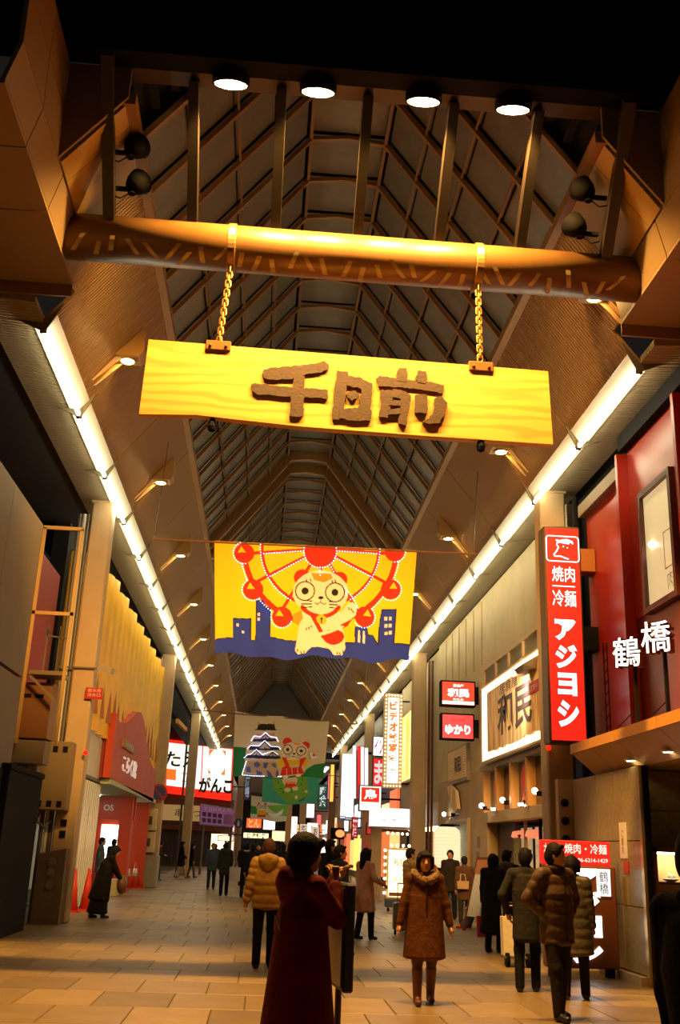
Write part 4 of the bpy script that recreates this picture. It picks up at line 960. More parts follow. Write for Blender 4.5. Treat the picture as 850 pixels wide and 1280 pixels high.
def tx(s, f0, f1, wf, **k): text_on(s, (cx, sy - .02, (zf(f0) + zf(f1)) / 2), *FX, (sx1 - sx0) * wf, abs(zf(f1) - zf(f0)), **k).obj('lettering', m_wl, vs_)
tx('焼肉', .19, .265, .66, bold=.008); tx('冷麺', .305, .385, .68, bold=.008)
MB().box((cx - .22, sy - .02, zf(.289)), (cx + .22, sy - .016, zf(.284))).obj('rule_line', m_wl, vs_)
tx('ア', .445, .545, .6, bold=.05); tx('ジ', .565, .675, .62, bold=.05); tx('ヨ', .695, .8, .54, bold=.05); tx('シ', .82, .94, .6, bold=.05)
em = MB(); ew = .32; z0e, z1e = zf(.165), zf(.04)         # rounded square with bull head outline
pts = []
for (ax, az, a0) in ((cx + ew - .06, z1e - .06, 0), (cx - ew + .06, z1e - .06, 90), (cx - ew + .06, z0e + .06, 180), (cx + ew - .06, z0e + .06, 270)):
    for i in range(5): q = math.radians(a0 + i * 22.5); pts.append((ax + .06 * math.cos(q), sy - .022, az + .06 * math.sin(q)))
em.tube(pts, .012, 5, closed=True)
bl = lambda P: [(cx + x * ew, sy - .022, (z0e + z1e) / 2 + y * (z1e - z0e) / 2) for x, y in P]
em.tube(bl([(-.3, .55), (-.35, .3), (-.25, .1), (-.4, -.25), (-.55, -.5), (-.5, -.62), (-.15, -.6), (.2, -.75), (.35, -.8)]), .014, 5)
em.tube(bl([(-.4, .7), (-.2, .55), (.05, .62), (.3, .68), (.6, .55), (.65, .4)]), [.012, .03, .035, .03, .025, .01], 5)
em.tube(bl([(-.1, .5), (.2, .5), (.42, .42)]), [.01, .03, .01], 5)
em.sphere(bl([(.05, .18)])[0], .016, 8, 5); em.sphere(bl([(.3, .1)])[0], .012, 8, 5)
em.obj('bull_emblem', m_wl, vs_)
for z, m in ((7.1, mat('orange_box', '#a8682a', .5)), (5.55, m_dkwall)): MB().box((5.88, 18.45, z - .2), (6.19, 18.85, z + .25)).obj('bracket_box', m, vs_)
# standing panel sign with big lit kana, red board on top
ps = thing('panel_sign', 'brown standing panel with big glowing white kana by the stone wall', 'sign', (4.66, 15.3, 0))
MB().bevbox((4.14, 15.2, .12), (5.19, 15.44, 1.5), .02).obj('panel', mat('brown_panel', '#7c4622', .4), ps)
for x in (4.25, 5.08): MB().box((x - .05, 15.25, 0), (x + .05, 15.4, .12)).obj('foot', m_dkwall, ps)
for k, (ch, z) in enumerate((('ア', 1.32), ('ジ', 1.0), ('ヨ', .68), ('シ', .34))): text_on(ch, (4.72, 15.185, z), *FX, .46, .29, bold=.06).obj('lettering', m_lwhite, ps)
wp = MB().box((4.9, 15.18, 1.09), (5.1, 15.2, 1.46)).obj('white_plate', glow('plate_white', (.95, .97, 1), 1.1), ps)
text_on('鶴橋', (5.0, 15.175, 1.275), *FX, .13, .31, vertical=True).obj('lettering', mk, wp)
rb = thing('board_sign', 'red board with white characters and phone number atop the standing panel', 'sign', (4.62, 15.35, 1.5))
MB().bevbox((4.1, 15.22, 1.5), (5.13, 15.34, 1.84), .01).obj('board', glow('red_board', (.95, .03, .02), .5), rb)
m_wl2 = glow('white_print_lit', (1, .95, .92), .9)
text_on('焼肉・冷麺', (4.76, 15.21, 1.73), *FX, .63, .14, bold=.01).obj('lettering', m_wl2, rb)
text_on('TEL:06-6214-1429', (4.79, 15.21, 1.575), *FX, .59, .055, bold=.008).obj('lettering', m_wl2, rb)
text_on('大山焼肉', (4.26, 15.21, 1.73), *FX, .25, .13, bold=.006).obj('lettering', m_wl2, rb)
text_on('BOX', (4.24, 15.21, 1.58), *FX, .15, .06, bold=.02).obj('lettering', m_wl2, rb)
# posters on the stone wall
t = thing('poster', 'white notice poster with red print on the stone wall', 'poster', (5.29, 15.1, 1.6)); MB().box((5.285, 14.95, 1.62), (5.298, 15.24, 2.12)).obj('sheet', m_white, t)
text_on('ご案内', (5.28, 15.1, 1.85), *RW, .1, .34, vertical=True).obj('lettering', mat('red_print', '#b03020', .6), t)
t = MB().box((5.285, 14.92, 1.42), (5.298, 15.12, 1.58)).obj('sticker', mat('red_print', '#b03020'), None, 'small red sticker below the white notice poster', 'sticker')
t = MB().box((5.27, 15.1, .98), (5.298, 15.17, 1.36)).obj('door_handle', m_chrome, None, 'narrow metal handle plate on the stone wall', 'handle')
for k, z in enumerate((1.9, 2.2, 2.5)): MB().lathe((5.2, 17.7, z), [(.07, 0), (.07, -.03), (.03, -.05)], 12, 'Y').obj('intercom_dial', m_dkwall, None, 'round dark dial on the post beside the stone wall, ' + ['lowest', 'middle', 'topmost'][k], 'dial', 'dials beside the stone wall')
MB().box((5.1, 17.72, 0), (5.55, 17.9, 2.9)).obj('post_panel', m_bw2, wr_)
# ---------------- beige restaurant building
bw = thing('wall_right', None, None, (6.3, 28, 0), kind='structure')
MB().box((6.2, 20.6, 3.95), (6.5, 36.6, 8.9)).obj('upper_wall', m_beigew, bw)
MB().box((6.2, 28.6, 0), (6.5, 36.6, 3.94)).obj('lower_wall', m_bw2, bw)
MB().box((6.2, 20.2, 3.9), (6.42, 20.6, 8.9)).obj('corner_strip', m_grey, bw)
MB().box((6.15, 20.6, 2.45), (6.5, 28.6, 2.72)).obj('lintel', m_bw2, bw)
MB().box((6.05, 20.6, 3.82), (6.4, 28.7, 3.95)).obj('sill', m_grey, bw)
for k in range(6): MB().tube([(6.19, 29 + k * 1.2, 6.9), (6.19, 29 + k * 1.2, 8.8)], .02, 5).obj('wall_seam', m_bw2, bw)
for k in range(5):
    a = 21.1 + k * 1.5; wn = thing('window_%d' % (k + 3), None, None, (6.2, a + .7, 6.12), kind='structure')
    MB().box((6.17, a, 6.14), (6.2, a + 1.35, 6.62)).obj('pane', mat('olive_pane', '#6a6038', .3), wn)
    for y0, y1, z0, z1 in ((a - .08, a, 6.08, 6.7), (a + 1.35, a + 1.43, 6.08, 6.7), (a, a + 1.35, 6.62, 6.7)): MB().box((6.12, y0, z0), (6.2, y1, z1)).obj('window_frame', m_pil, wn)
wn = thing('window_8', None, None, (6.2, 28.5, 3.97), kind='structure'); MB().box((6.15, 28.2, 4.2), (6.2, 28.9, 6.0)).obj('pane', m_glass, wn)
for y0, y1 in ((28.12, 28.2), (28.9, 28.98)): MB().box((6.12, y0, 4.12), (6.2, y1, 6.05)).obj('window_frame', m_pil, wn)
# backlit wooden sign
ws = thing('wooden_sign', 'big wooden restaurant sign with brush characters in a glowing white box', 'sign', (6.0, 25, 4.0))
MB().box((5.95, 21.2, 4.0), (6.19, 27.95, 6.0)).obj('light_box', glow('cream_light', (1, .86, .5), 2.6), ws)
for z in (3.97, 6.0): MB().box((5.9, 21.1, z), (6.19, 28.05, z + .05)).obj('box_rail', m_pil, ws)
m_plank = wood('sign_plank', '#c99a62', '#ecd0a0', 2.0, 2.5, 'Z', .6, 4)
for k in range(14): MB().box((5.86, 21.5 + k * .385, 4.22 + random.uniform(-.06, .02)), (5.92, 21.5 + k * .385 + .37, 5.75)).obj('plank', m_plank, ws)
m_ink = mat('grey_ink', '#4a3c40', .6)
text_on('和民', (5.85, 23.9, 4.95), *RW, 3.4, 1.0, bold=.02).obj('lettering', m_ink, ws)
text_on('居食屋', (5.85, 24.4, 5.6), *RW, 1.9, .28).obj('lettering', m_ink, ws)
p_ = MB().box((5.84, 21.5, 5.05), (5.86, 22.3, 5.3)).obj('red_tag', mat('red_plate', '#b3160f'), ws); text_on('営業中', (5.83, 21.9, 5.17), *RW, .6, .14).obj('lettering', m_white, p_)
t = thing('flood_lamp', 'grey wedge flood lamp over the wooden restaurant sign', 'lamp', (5.7, 22.2, 5.6)); MB().add([(5.5, 21.6, 5.6), (5.9, 21.6, 5.85), (5.9, 22.8, 5.85), (5.5, 22.8, 5.6), (5.55, 21.7, 5.5), (5.9, 21.7, 5.55), (5.9, 22.7, 5.55), (5.55, 22.7, 5.5)], [(0, 1, 2, 3), (7, 6, 5, 4), (0, 4, 5, 1), (1, 5, 6, 2), (2, 6, 7, 3), (3, 7, 4, 0)]).obj('housing', m_grey, t)
MB().beam((5.85, 22.2, 5.7), (6.0, 22.2, 5.7), .06, .06).obj('arm', m_grey, t)
ld = bpy.data.lights.new('flood_bulb', 'SPOT'); ld.energy = 420; ld.color = (1, .78, .5); ld.spot_size = math.radians(140); ld.spot_blend = .8; ld.shadow_soft_size = .1
lo = bpy.data.objects.new('flood_bulb', ld); COL.objects.link(lo); lo.parent = t; lo.location = Vector((5.42, 22.3, 5.48)) - t.location; lo.rotation_euler = Vector((.55, 2.2, -.6)).to_track_quat('-Z', 'Y').to_euler()
# display windows with figures
for k in range(5):
    a = 20.7 + k * 1.6; wn = thing('window_%d' % (k + 9), None, None, (6.25, a + .7, 2.72), kind='structure')
    MB().box((6.3, a, 2.74), (6.34, a + 1.4, 3.82)).obj('pane', m_glass if k % 2 else mat('shop_pane', '#3f4038', .3), wn)
    MB().box((6.1, a + 1.42, 2.72), (6.34, a + 1.6, 3.82)).obj('window_post', mat('amber_post', '#c08a48', .5), wn)
for k, y in enumerate((21.4, 24.6, 27.6)[1:]):
    t = thing('paper_figure', ['red paper fish figure in the right display window', 'red paper fish figure in the left display window'][k], 'ornament', (6.26, y, 2.76))
    MB().prism([(y - .3, 3.5), (y - .22, 3.68), (y, 3.75), (y + .2, 3.6), (y + .28, 3.3), (y + .1, 2.98), (y + .16, 2.8), (y - .1, 2.8), (y - .05, 2.98), (y - .26, 3.2)], 6.24, 6.28, 'X').obj('figure', mat('red_paper', '#c8402c', .6), t)
    MB().sphere((6.25, y, 2.84), (.04, .1, .07), 8, 6).obj('weight', m_dkwall, t)
    MB().lathe((6.22, y + .1, 2.8), [(.1, -.04), (.1, .02)], 12).obj('lamp', glow('uplight', (1, .9, .7), 25), t)
hot = glow('hot_bulb', (1, .9, .7), 20)
for k, (y, z) in enumerate(((28.1, 2.88), (25.6, 2.92), (22.5, 2.98))):
    t = thing('bulb_lamp', 'bare bulb spotlight on the ledge over the dark entrance, ' + ['left', 'middle', 'right'][k], 'lamp', (6.0, y, z - .15), group='bulb lamps on the entrance ledge')
    MB().sphere((5.95, y, z), .07, 10, 7).obj('bulb', hot, t); MB().beam((6.15, y, z - .1), (5.98, y, z - .04), .04, .04).obj('arm', m_dkwall, t); MB().lathe((5.98, y - .25, z - .12), [(.05, 0), (.08, .1)], 10).obj('shade', m_dkwall, t)
# entrance below
en = thing('door_1', None, None, (6.4, 24.5, 0), kind='structure')
MB().box((7.6, 20.6, 0), (7.7, 28.6, 2.5)).obj('back_wall', mat('dark_wood_wall', '#3a1c10', .5), en)
MB().box((6.5, 26.6, 0), (6.6, 28.6, 2.45)).obj('dark_screen', mat('dark_wood_wall', '#3a1c10'), en)
MB().box((6.5, 20.6, 2.44), (7.6, 28.6, 2.5)).obj('door_head', m_dkwall, en)
for k, y in enumerate((20.9, 22.6, 24.2, 25.6)):
    MB().box((6.5, y, 0), (6.56, y + .12, 2.45)).obj('door_post', m_pil if k % 2 else m_dkwall, en)
    p_ = MB().box((6.7, y + .2, .3), (6.74, y + 1.2, 2.3)).obj('poster_panel', mat('warm_poster', '#c9a06a', .5, emit=.35, ecol=(1, .7, .35), noise=.5, nscale=5), en)
    MB().lathe((6.66, y + .7, 2.1), [(.02, .15), (.3, .1), (.34, -.02), (.3, -.05)], 14).obj('red_fan', glow('fan_red', (1, .25, .12), .9), en)
t = thing('hanging_scroll', 'green and gold picture scroll by the dark entrance', 'scroll', (6.45, 26.3, .9)); MB().box((6.44, 25.95, .9), (6.47, 26.55, 2.1)).obj('scroll', mat('scroll_print', '#7a7030', .6, noise=.6, nscale=7), t)
for z in (.88, 2.1): MB().tube([(6.45, 25.9, z), (6.45, 26.6, z)], .025, 6).obj('rod', m_dkwall, t)
t = thing('banner_flag', 'white and red hanging shop banner beside the right pillar', 'banner', (6.0, 20.9, 1.4)); MB().box((6.0, 20.6, 1.5), (6.02, 21.3, 2.5)).obj('cloth', mat('white_cloth', '#e0d8c8', .7), t); MB().box((5.99, 20.7, 1.5), (6.0, 21.2, 1.95)).obj('red_print', mat('red_plate', '#b3160f'), t)
MB().beam((6.0, 20.95, 2.5), (6.2, 20.95, 2.5), .03, .03).obj('rod', m_dkwall, t)
text_on('居酒', (5.985, 20.95, 2.25), *RW, .5, .26).obj('lettering', mk, t)
# far bay of the same building: door, lantern, wooden plate
dr = thing('door_2', None, None, (6.2, 32.4, 0), kind='structure'); MB().box((6.14, 31.0, 0), (6.2, 34.4, 2.55)).obj('door_leaf', mat('blue_grey_door', '#8f9490', .5), dr)
for y0, y1, z0, z1 in ((30.9, 31.0, 0, 2.65), (34.4, 34.5, 0, 2.65), (31.0, 34.4, 2.55, 2.65)): MB().box((6.1, y0, z0), (6.2, y1, z1)).obj('door_frame', m_pil, dr)
ln = thing('paper_lantern', 'large glowing white paper lantern by the grey door', 'lantern', (5.85, 32.3, 1.15))
pr_ = []
for i in range(25): t_ = i / 24; r_ = .42 * (1 - (2 * t_ - 1) ** 8 * .35) * (1 - .045 * (i % 2)); pr_.append((r_, .1 + t_ * 1.2))
MB().lathe((5.75, 32.3, 1.1), pr_, 22).obj('paper_body', glow('lantern_paper', (1, .84, .52), .85), ln)
MB().lathe((5.75, 32.3, 1.1), [(.28, 0), (.3, .1)], 18).obj('bottom_ring', m_black, ln); MB().lathe((5.75, 32.3, 1.1), [(.25, 1.3), (.2, 1.38)], 18).obj('top_ring', m_black, ln)
MB().beam((5.75, 32.3, 2.46), (6.2, 32.3, 2.46), .04, .04).obj('hook_arm', m_black, ln)
wp = thing('wooden_plate', 'framed wooden sign with ink characters left of the big wooden sign', 'sign', (6.15, 32.4, 3.75))
MB().box((6.1, 30.9, 3.75), (6.2, 34.1, 4.85)).obj('frame', mat('plate_frame', '#8a7860', .5), wp); MB().box((6.08, 31.0, 3.85), (6.1, 34.0, 4.78)).obj('board', wood('plate_wood', '#c9a06a', '#e2c08c', 2.0, 2.0, 'Y'), wp)
text_on('和民', (6.07, 32.3, 4.3), *RW, 1.1, .5, bold=.01).obj('lettering', mk, wp)
t = thing('plank_ornament', 'yellowish plank ornament over the grey door', 'ornament', (6.1, 33.0, 2.85)); MB().prism([(32.2, 2.95), (32.7, 2.85), (33.9, 3.55), (34.0, 3.7), (33.5, 3.75), (32.5, 3.5)], 6.05, 6.15, 'X').obj('plank', m_plank, t)
t = thing('wall_spot', 'small twin wall spotlight above the grey door', 'lamp', (6.1, 33.2, 2.75)); MB().sphere((6.0, 34.3, 2.85), .07, 8, 6).obj('bulb', hot, t); MB().beam((6.1, 32.4, 2.76), (6.1, 34.3, 2.76), .03, .03).obj('bar', m_dkwall, t); MB().lathe((6.05, 32.9, 2.72), [(.04, 0), (.08, .12)], 8).obj('shade', m_dkwall, t)
for z, y in ((1.8, 29.6), (1.4, 29.7)): MB().box((6.18, y, z), (6.2, y + .3, z + .3)).obj('notice_plate', m_pipeg, bw)
# two red projecting signs
def proj_sign(z0, z1, x0, x1, y, label, face, parts):
    t = thing('projecting_sign', label, 'sign', ((x0 + x1) / 2, y, z0), group='red projecting light boxes')
    MB().bevbox((x0, y, z0), (x1, y + .3, z1), .02).obj('case', m_dkwall, t)
    MB().box((x0 + .05, y - .012, z0 + .05), (x1 - .05, y, z1 - .05)).obj('face', face, t)
    MB().box((x1, y + .1, z0 + .1), (6.2, y + .2, z1 - .15)).obj('arm', m_dkwall, t)
    for s, cz, wd, ht, m, bo in parts: text_on(s, ((x0 + x1) / 2, y - .018, z0 + (z1 - z0) * cz), *FX, (x1 - x0) * wd, (z1 - z0) * ht, bold=bo).obj('lettering', m, t)
    return t
f_r = glow('red_face_2', (1, .05, .018), .9); f_p = glow('crimson_face', (1, .035, .05), .9)
t = proj_sign(5.73, 6.49, 5.05, 6.1, 29.5, 'upper red projecting light box with white brush characters', f_r, [('和民', .52, .62, .34, m_wl, .05), ('居食屋', .8, .3, .12, m_wl, .02), ('わたみ', .27, .3, .1, m_wl, .02)])
MB().box((5.1, 29.484, 5.79), (6.05, 29.488, 5.88)).obj('white_band', m_wl, t)
proj_sign(4.76, 5.53, 5.06, 6.06, 29.5, 'lower crimson projecting light box with white hiragana', f_p, [('ゆかり', .38, .75, .36, m_wl, .05), ('お好み焼', .75, .42, .12, mat('dark_red_print', '#7a0c0c', .6), .0)])
# second right pillar
pr2 = pillar(5.45, 5.97, 38.0, 'second beige pillar on the right, beyond the red light boxes')
for k, x in enumerate((6.05, 6.17)): MB().tube([(x, 37.9, 0), (x, 37.9, 8.6)], .05, 8).obj('drain_pipe', m_frame, None, ['brown drain pipe touching the second right pillar', 'brown drain pipe at the corner right of the second pillar'][k], 'pipe')
# A-frame menu light box on castors
ms = thing('menu_sign', 'glowing cream menu light box on castors in the street', 'sign', (3.95, 30.2, 0))
MB().bevbox((3.62, 30.1, .12), (4.34, 30.5, .34), .02).obj('base', mat('blue_base', '#2e3850', .5), ms)
MB().bevbox((3.62, 30.12, .34), (4.34, 30.48, 1.72), .02).obj('case', m_pil, ms)
MB().box((3.68, 30.1, .4), (4.28, 30.12, 1.66)).obj('face', glow('menu_face', (1, .84, .48), 2.0), ms)
for x in (3.7, 4.26): MB().lathe((x, 30.2, .06), [(.05, -.03), (.05, .03)], 10, 'X').obj('castor', m_black, ms)
mkl = mat('menu_ink', '#7a4a20', .6)
text_on('和民', (4.0, 30.09, 1.32), *FX, .36, .2).obj('lettering', mkl, ms); text_on('2F→1F', (4.0, 30.09, .86), *FX, .36, .12).obj('lettering', mkl, ms); text_on('→', (4.0, 30.09, .62), *FX, .34, .08).obj('lettering', mk, ms)
MB().box((3.7, 30.095, .42), (4.26, 30.1, .52)).obj('footer_band', mkl, ms)
for k in range(7): MB().sphere((3.57, 30.1, .5 + k * .19), .04, 8, 6).obj('bulb', glow('menu_bulb', (1, .8, .45), 8), ms)
for k in range(4): MB().sphere((3.75 + k * .17, 30.1, 1.78), .04, 8, 6).obj('bulb', glow('menu_bulb', (1, .8, .45), 8), ms)
# ---------------- vertical bulb-edged sign, yellow billboard
vv = thing('vertical_sign', 'white vertical sign with orange kana and a border of light bulbs', 'sign', (5.4, 44, 4.2))
MB().bevbox((5.06, 44, 4.2), (5.86, 44.35, 8.2), .02).obj('cabinet', mat('tan_case', '#b08a54', .5, emit=.25, ecol=(1, .6, .25)), vv)
MB().box((5.22, 43.98, 4.4), (5.7, 44, 8.02)).obj('face', glow('white_face_v', (1, .95, .85), 1.15), vv)
m_or = glow('orange_print', (1, .22, .02), .6)
for k, ch in enumerate('ビデオ試写室'): text_on(ch, (5.46, 43.97, 7.68 - k * .46), *FX, .36, .38, bold=.05).obj('lettering', m_or, vv)
text_on('24H', (5.46, 43.97, 4.95), *FX, .25, .12).obj('lettering', mk, vv)
mb = MB()
for k in range(25):
    z = 4.28 + k * .159
    for x in (5.13, 5.79): mb.sphere((x, 43.98, z), .03, 6, 4)
for k in range(4):
    for z in (4.28, 8.12): mb.sphere((5.26 + k * .13, 43.98, z), .03, 6, 4)
mb.obj('bulb_border', glow('border_bulb', (1, .85, .55), 5), vv, kind='stuff')
MB().beam((5.86, 44.2, 4.4), (6.2, 44.2, 4.4), .06, .06).obj('arm', m_dkwall, vv); MB().beam((5.86, 44.2, 7.9), (6.2, 44.2, 7.9), .06, .06).obj('arm', m_dkwall, vv)
yb = thing('billboard', 'bright yellow wall billboard beside the bulb-edged vertical sign', 'billboard', (6.15, 43.5, 4.5))
MB().box((6.08, 40.3, 4.45), (6.3, 46.6, 7.45)).obj('cabinet', m_pil, yb); MB().box((6.06, 40.4, 4.55), (6.08, 46.5, 7.35)).obj('face', glow('yellow_face', (1, .78, .24), 1.1), yb)
text_on('カラオケ', (6.05, 44.8, 6.0), *RW, .5, 1.9, vertical=True).obj('lettering', glow('pale_print', (1, .97, .8), 1.3), yb); text_on('宝島', (6.05, 41.3, 5.1), *RW, .8, .4).obj('lettering', mkl, yb)
for y0, y1 in ((43.2, 44.1), (45.4, 46.2)): MB().box((6.045, y0, 4.7), (6.05, y1, 7.1)).obj('ochre_stripe', glow('ochre_print', (.9, .6, .1), 1.0), yb)
fw = thing('wall_right', None, None, (6.3, 60, 0), kind='structure')
MB().box((6.3, 36.6, 3.4), (6.6, 47.5, 8.9)).obj('upper_wall', m_beigew, fw)
MB().box((6.3, 36.6, 2.6), (6.5, 47.5, 3.4)).obj('lit_soffit', mat('cream_band', '#d8c8a4', .5), fw)
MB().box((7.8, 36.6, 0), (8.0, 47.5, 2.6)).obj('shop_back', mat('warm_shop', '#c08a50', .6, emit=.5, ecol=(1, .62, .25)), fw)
MB().box((6.35, 47.5, 0), (6.6, 84, 8.9)).obj('far_wall', mat('dark_plum_wall', '#3a2420', .5), fw)
# octagonal white awning light box with bulbs
ab = thing('awning_sign', 'white faceted awning light box over the far right shop', 'sign', (5.1, 40, 2.5))
MB().prism([(4.2, 40.0), (5.45, 39.9), (5.65, 40.1), (6.25, 40.6), (6.25, 42), (4.25, 41.5)], 2.52, 3.2, 'Z').obj('box', glow('awning_white', (1, .93, .95), 1.1), ab)
MB().prism([(4.15, 39.95), (5.47, 39.85), (5.7, 40.05), (6.3, 40.55), (6.3, 42.1), (4.2, 41.6)], 2.46, 2.52, 'Z').obj('rim', mat('lilac_rim', '#a890a0', .5), ab)
text_on('ベニヤ', (4.85, 39.9, 2.75), *FX, .6, .14).obj('lettering', mat('pale_grey_print', '#b0a8b0', .6), ab)
for k in range(7): MB().sphere((4.9 + k * .22, 40.6 + k * .2, 2.3), .05, 8, 6).obj('bulb', glow('menu_bulb', (1, .8, .45), 8), ab)
MB().box((4.35, 41.3, 0), (4.75, 41.7, 2.46)).obj('support_column', m_pil, ab)
# shop counter goods below
for k in range(6):
    y = 37.2 + k * 1.3
    t = thing('goods_rack', 'lit rack of small goods in the far right shop, number %s from the pillar' % ('one', 'two', 'three', 'four', 'five', 'six')[k], 'rack', (6.9, y, 0), group='racks in the far right shop')
    MB().box((6.6, y, 0), (7.4, y + .9, .8)).obj('counter', mat('counter_wood', '#8a6a44', .6), t)
    for j in range(3): MB().box((6.7, y + .05 + j * .28, .8), (7.0, y + .28 + j * .28, 1.05 + .2 * (j % 2))).obj('goods_box', mat('goods_%d' % j, ('#d8b040', '#c85030', '#d8d0b8')[j], .6), t)
MB().box((6.6, 37, 2.55), (7.6, 47, 2.6)).obj('shop_light', glow('shop_panel_light', (1, .75, .4), 5), None, 'warm strip light along the ceiling of the far right shop', 'light')
# fourth and far pillars
pillar(5.45, 5.97, 56.5, 'third beige pillar on the right, next to the tall white light panel')
pillar(5.45, 5.97, 75.0, 'farthest beige pillar on the right')
t = thing('light_panel', 'tall plain white light panel on the right beyond the bulb-edged sign', 'sign', (5.4, 70, 3.7)); a3 = at(421, 948, 66)
MB().box((4.95, 66, 3.5), (5.75, 66.3, 7.5)).obj('face', glow('panel_white', (.93, .97, 1), 1.3), t); MB().box((4.93, 66.0, 3.4), (5.77, 66.32, 3.5)).obj('bottom_cap', mat('panel_blue', '#6a8ac0', .5), t)
MB().beam((5.77, 66.2, 5), (6.35, 66.2, 5), .1, .1).obj('arm', m_dkwall, t)
# ================================================================== FAR END: signs, pillars, shop clutter
endw = MB().box((-12, 139, 0), (14, 140, 12)).obj('wall_back', mat('far_dark', '#2a221c', .8), kind='structure')
fl2 = thing('wall_left', None, None, (-3.2, 110, 0), kind='structure')
MB().box((-3.6, 87.1, 0), (-3.0, 139, 8.2)).obj('far_wall', mat('far_wall_paint', '#8a6a54', .6), fl2)
fr2 = thing('wall_right', None, None, (6.4, 110, 0), kind='structure')
MB().box((6.3, 84, 0), (6.9, 139, 8.2)).obj('far_wall', mat('far_wall_paint', '#8a6a54'), fr2)
def far_sign(px0, py0, px1, py1, y, face, label, s=None, tcol=None, vert=False, e=1.6, name='shop_sign', floorpost=True):
    a = at(px0, py0, y); b = at(px1, py1, y); x0, x1 = a.x, b.x; z1, z0 = a.z, b.z
    t = thing(name, label, 'sign', ((x0 + x1) / 2, y, z0))
    MB().bevbox((x0, y, z0), (x1, y + .3, z1), .02).obj('case', mat('sign_case_far', '#4a4038', .5), t)
    MB().box((x0 + .05, y - .03, z0 + .05), (x1 - .05, y, z1 - .05)).obj('face', glow('far_face_' + face, face, e), t)
    if s: text_on(s, ((x0 + x1) / 2, y - .04, (z0 + z1) / 2), *FX, (x1 - x0) * .72, (z1 - z0) * .8, bold=.03, vertical=vert).obj('lettering', glow('far_ink_' + tcol, tcol, .6) if tcol != '#1a1a1a' else mk, t)
    xw = 6.4 if x0 > 2 else (-3.1 if y > 84 else -4.7)
    if x0 > 2.2 or (x0 < -1.2 and y > 84): MB().beam((x1 if xw > 0 else x0, y + .15, (z0 + z1) / 2), (xw, y + .15, (z0 + z1) / 2), .08, .08).obj('arm', m_dkwall, t)
    else: MB().tube([((x0 + x1) / 2, y + .34, 0), ((x0 + x1) / 2, y + .34, z1)], .07, 6).obj('post', m_dkwall, t)
    return t
far_sign(466, 920, 481, 946, 50, '#ffffff', 'white wall sign with pink kana left of the bulb-edged sign', 'イン', '#e0508a', e=1.7)
far_sign(466, 947, 481, 984, 50, '#e81c28', 'red sign with white mark below the white pink-kana sign', 'ま', '#ffffff', e=1.2)
far_sign(449, 981, 477, 1015, 47.5, '#f6eee6', 'white square sign with a red top field over the far right shops', None, e=1.3)
t = thing('sign_emblem', 'red emblem panel on the white square sign', 'sign', (at(463, 995, 47.4).x, 47.4, at(463, 1003, 47.4).z))
a = at(452, 984, 47.4); b = at(474, 1003, 47.4); MB().box((a.x, 47.4, b.z), (b.x, 47.44, a.z)).obj('panel', glow('emblem_red', '#e02818', 1.0), t)
P = at(463, 993, 47.38); text_on('鳥', (P.x, 47.38, P.z), *FX, .6, .45, bold=.03).obj('lettering', m_wl, t)
# dark glossy facade with light tubes
for k, (px, c) in enumerate(((443, '#e8e8f0'), (449, '#d02020'), (453, '#e8e0e0'), (458, '#f4f4ff'))):
    y = 57 + k * 1.0 - k * 2; P0 = at(px, 932 + k, y); P1 = at(px, 998, y)
    t = thing('neon_tube', ['white', 'red', 'pale', 'bright white'][k] + ' vertical neon tube on the dark plum facade, %s' % ('leftmost', 'second from left', 'third from left', 'rightmost')[k], 'light', (P0.x, y, P1.z), group='neon tubes on the dark facade')
    MB().tube([(P0.x, y, P0.z), (P1.x, y, P1.z)], .09, 8).obj('tube', glow('neon_' + c, c, 1.2), t)
    for z in (P0.z - .3, P1.z + .3): MB().beam((P0.x, y + .05, z), (6.36, y + .05, z), .05, .05).obj('bracket', m_dkwall, t)
far_sign(398, 980, 409, 1012, 84, '#1c4a3c', 'dark green vertical sign with white characters at the far end', '喫茶', '#ffffff', True, e=.8)
far_sign(410, 966, 418, 1000, 80, '#e06a80', 'pink vertical sign at the far end', None, e=1.3)
far_sign(413, 955, 417, 1003, 78, '#ffb040', 'thin amber bulb sign next to the pink far sign', None, e=1.5)
far_sign(383, 1004, 393, 1023, 90, '#e8e4f0', 'white lilac light box at the far end right of the teal banner', None, e=1.6)
far_sign(308, 1022, 327, 1036, 88, '#ff5a18', 'orange red shop sign at the far end below the small banner', 'とん', '#ffe0b0', e=1.5)
far_sign(304, 1040, 336, 1049, 86, '#fff0b0', 'pale yellow shop sign band at the far end', '仁 海鮮 丼', '#1a1a1a', e=1.8)
far_sign(329, 1024, 344, 1038, 95, '#ffffff', 'white light box at the far end behind the pillars', None, e=2.2)
far_sign(362, 1020, 371, 1052, 110, '#ffe9d8', 'cream vertical light at the very far end', None, e=1.8)
far_sign(340, 1038, 360, 1052, 115, '#ffd890', 'warm glowing shopfront at the very far end', None, e=2.0)
far_sign(384, 1028, 397, 1052, 105, '#fff4cc', 'bright cream shopfront at the far end by the flags', None, e=2.2)
far_sign(306, 968, 312, 1000, 86, '#24384a', 'dark blue vertical sign behind the castle banner', '酒場', '#a0b0c0', True, e=.5)
far_sign(272, 1044, 292, 1052, 80, '#ffe8c0', 'lit food counter sign left of the crowd', None, e=1.4)
far_sign(440, 1021, 447, 1048, 60, '#c81c28', 'small red vertical banner sign by the far right pillar', '酒', '#ffffff', e=.7)
far_sign(458, 1028, 476, 1044, 46.5, '#d01a24', 'red awning sign under the white faceted light box', None, e=.8)
far_sign(424, 1020, 432, 1024, 65, '#d8e4ff', 'pale blue strip under the tall white light panel', None, e=1.0)
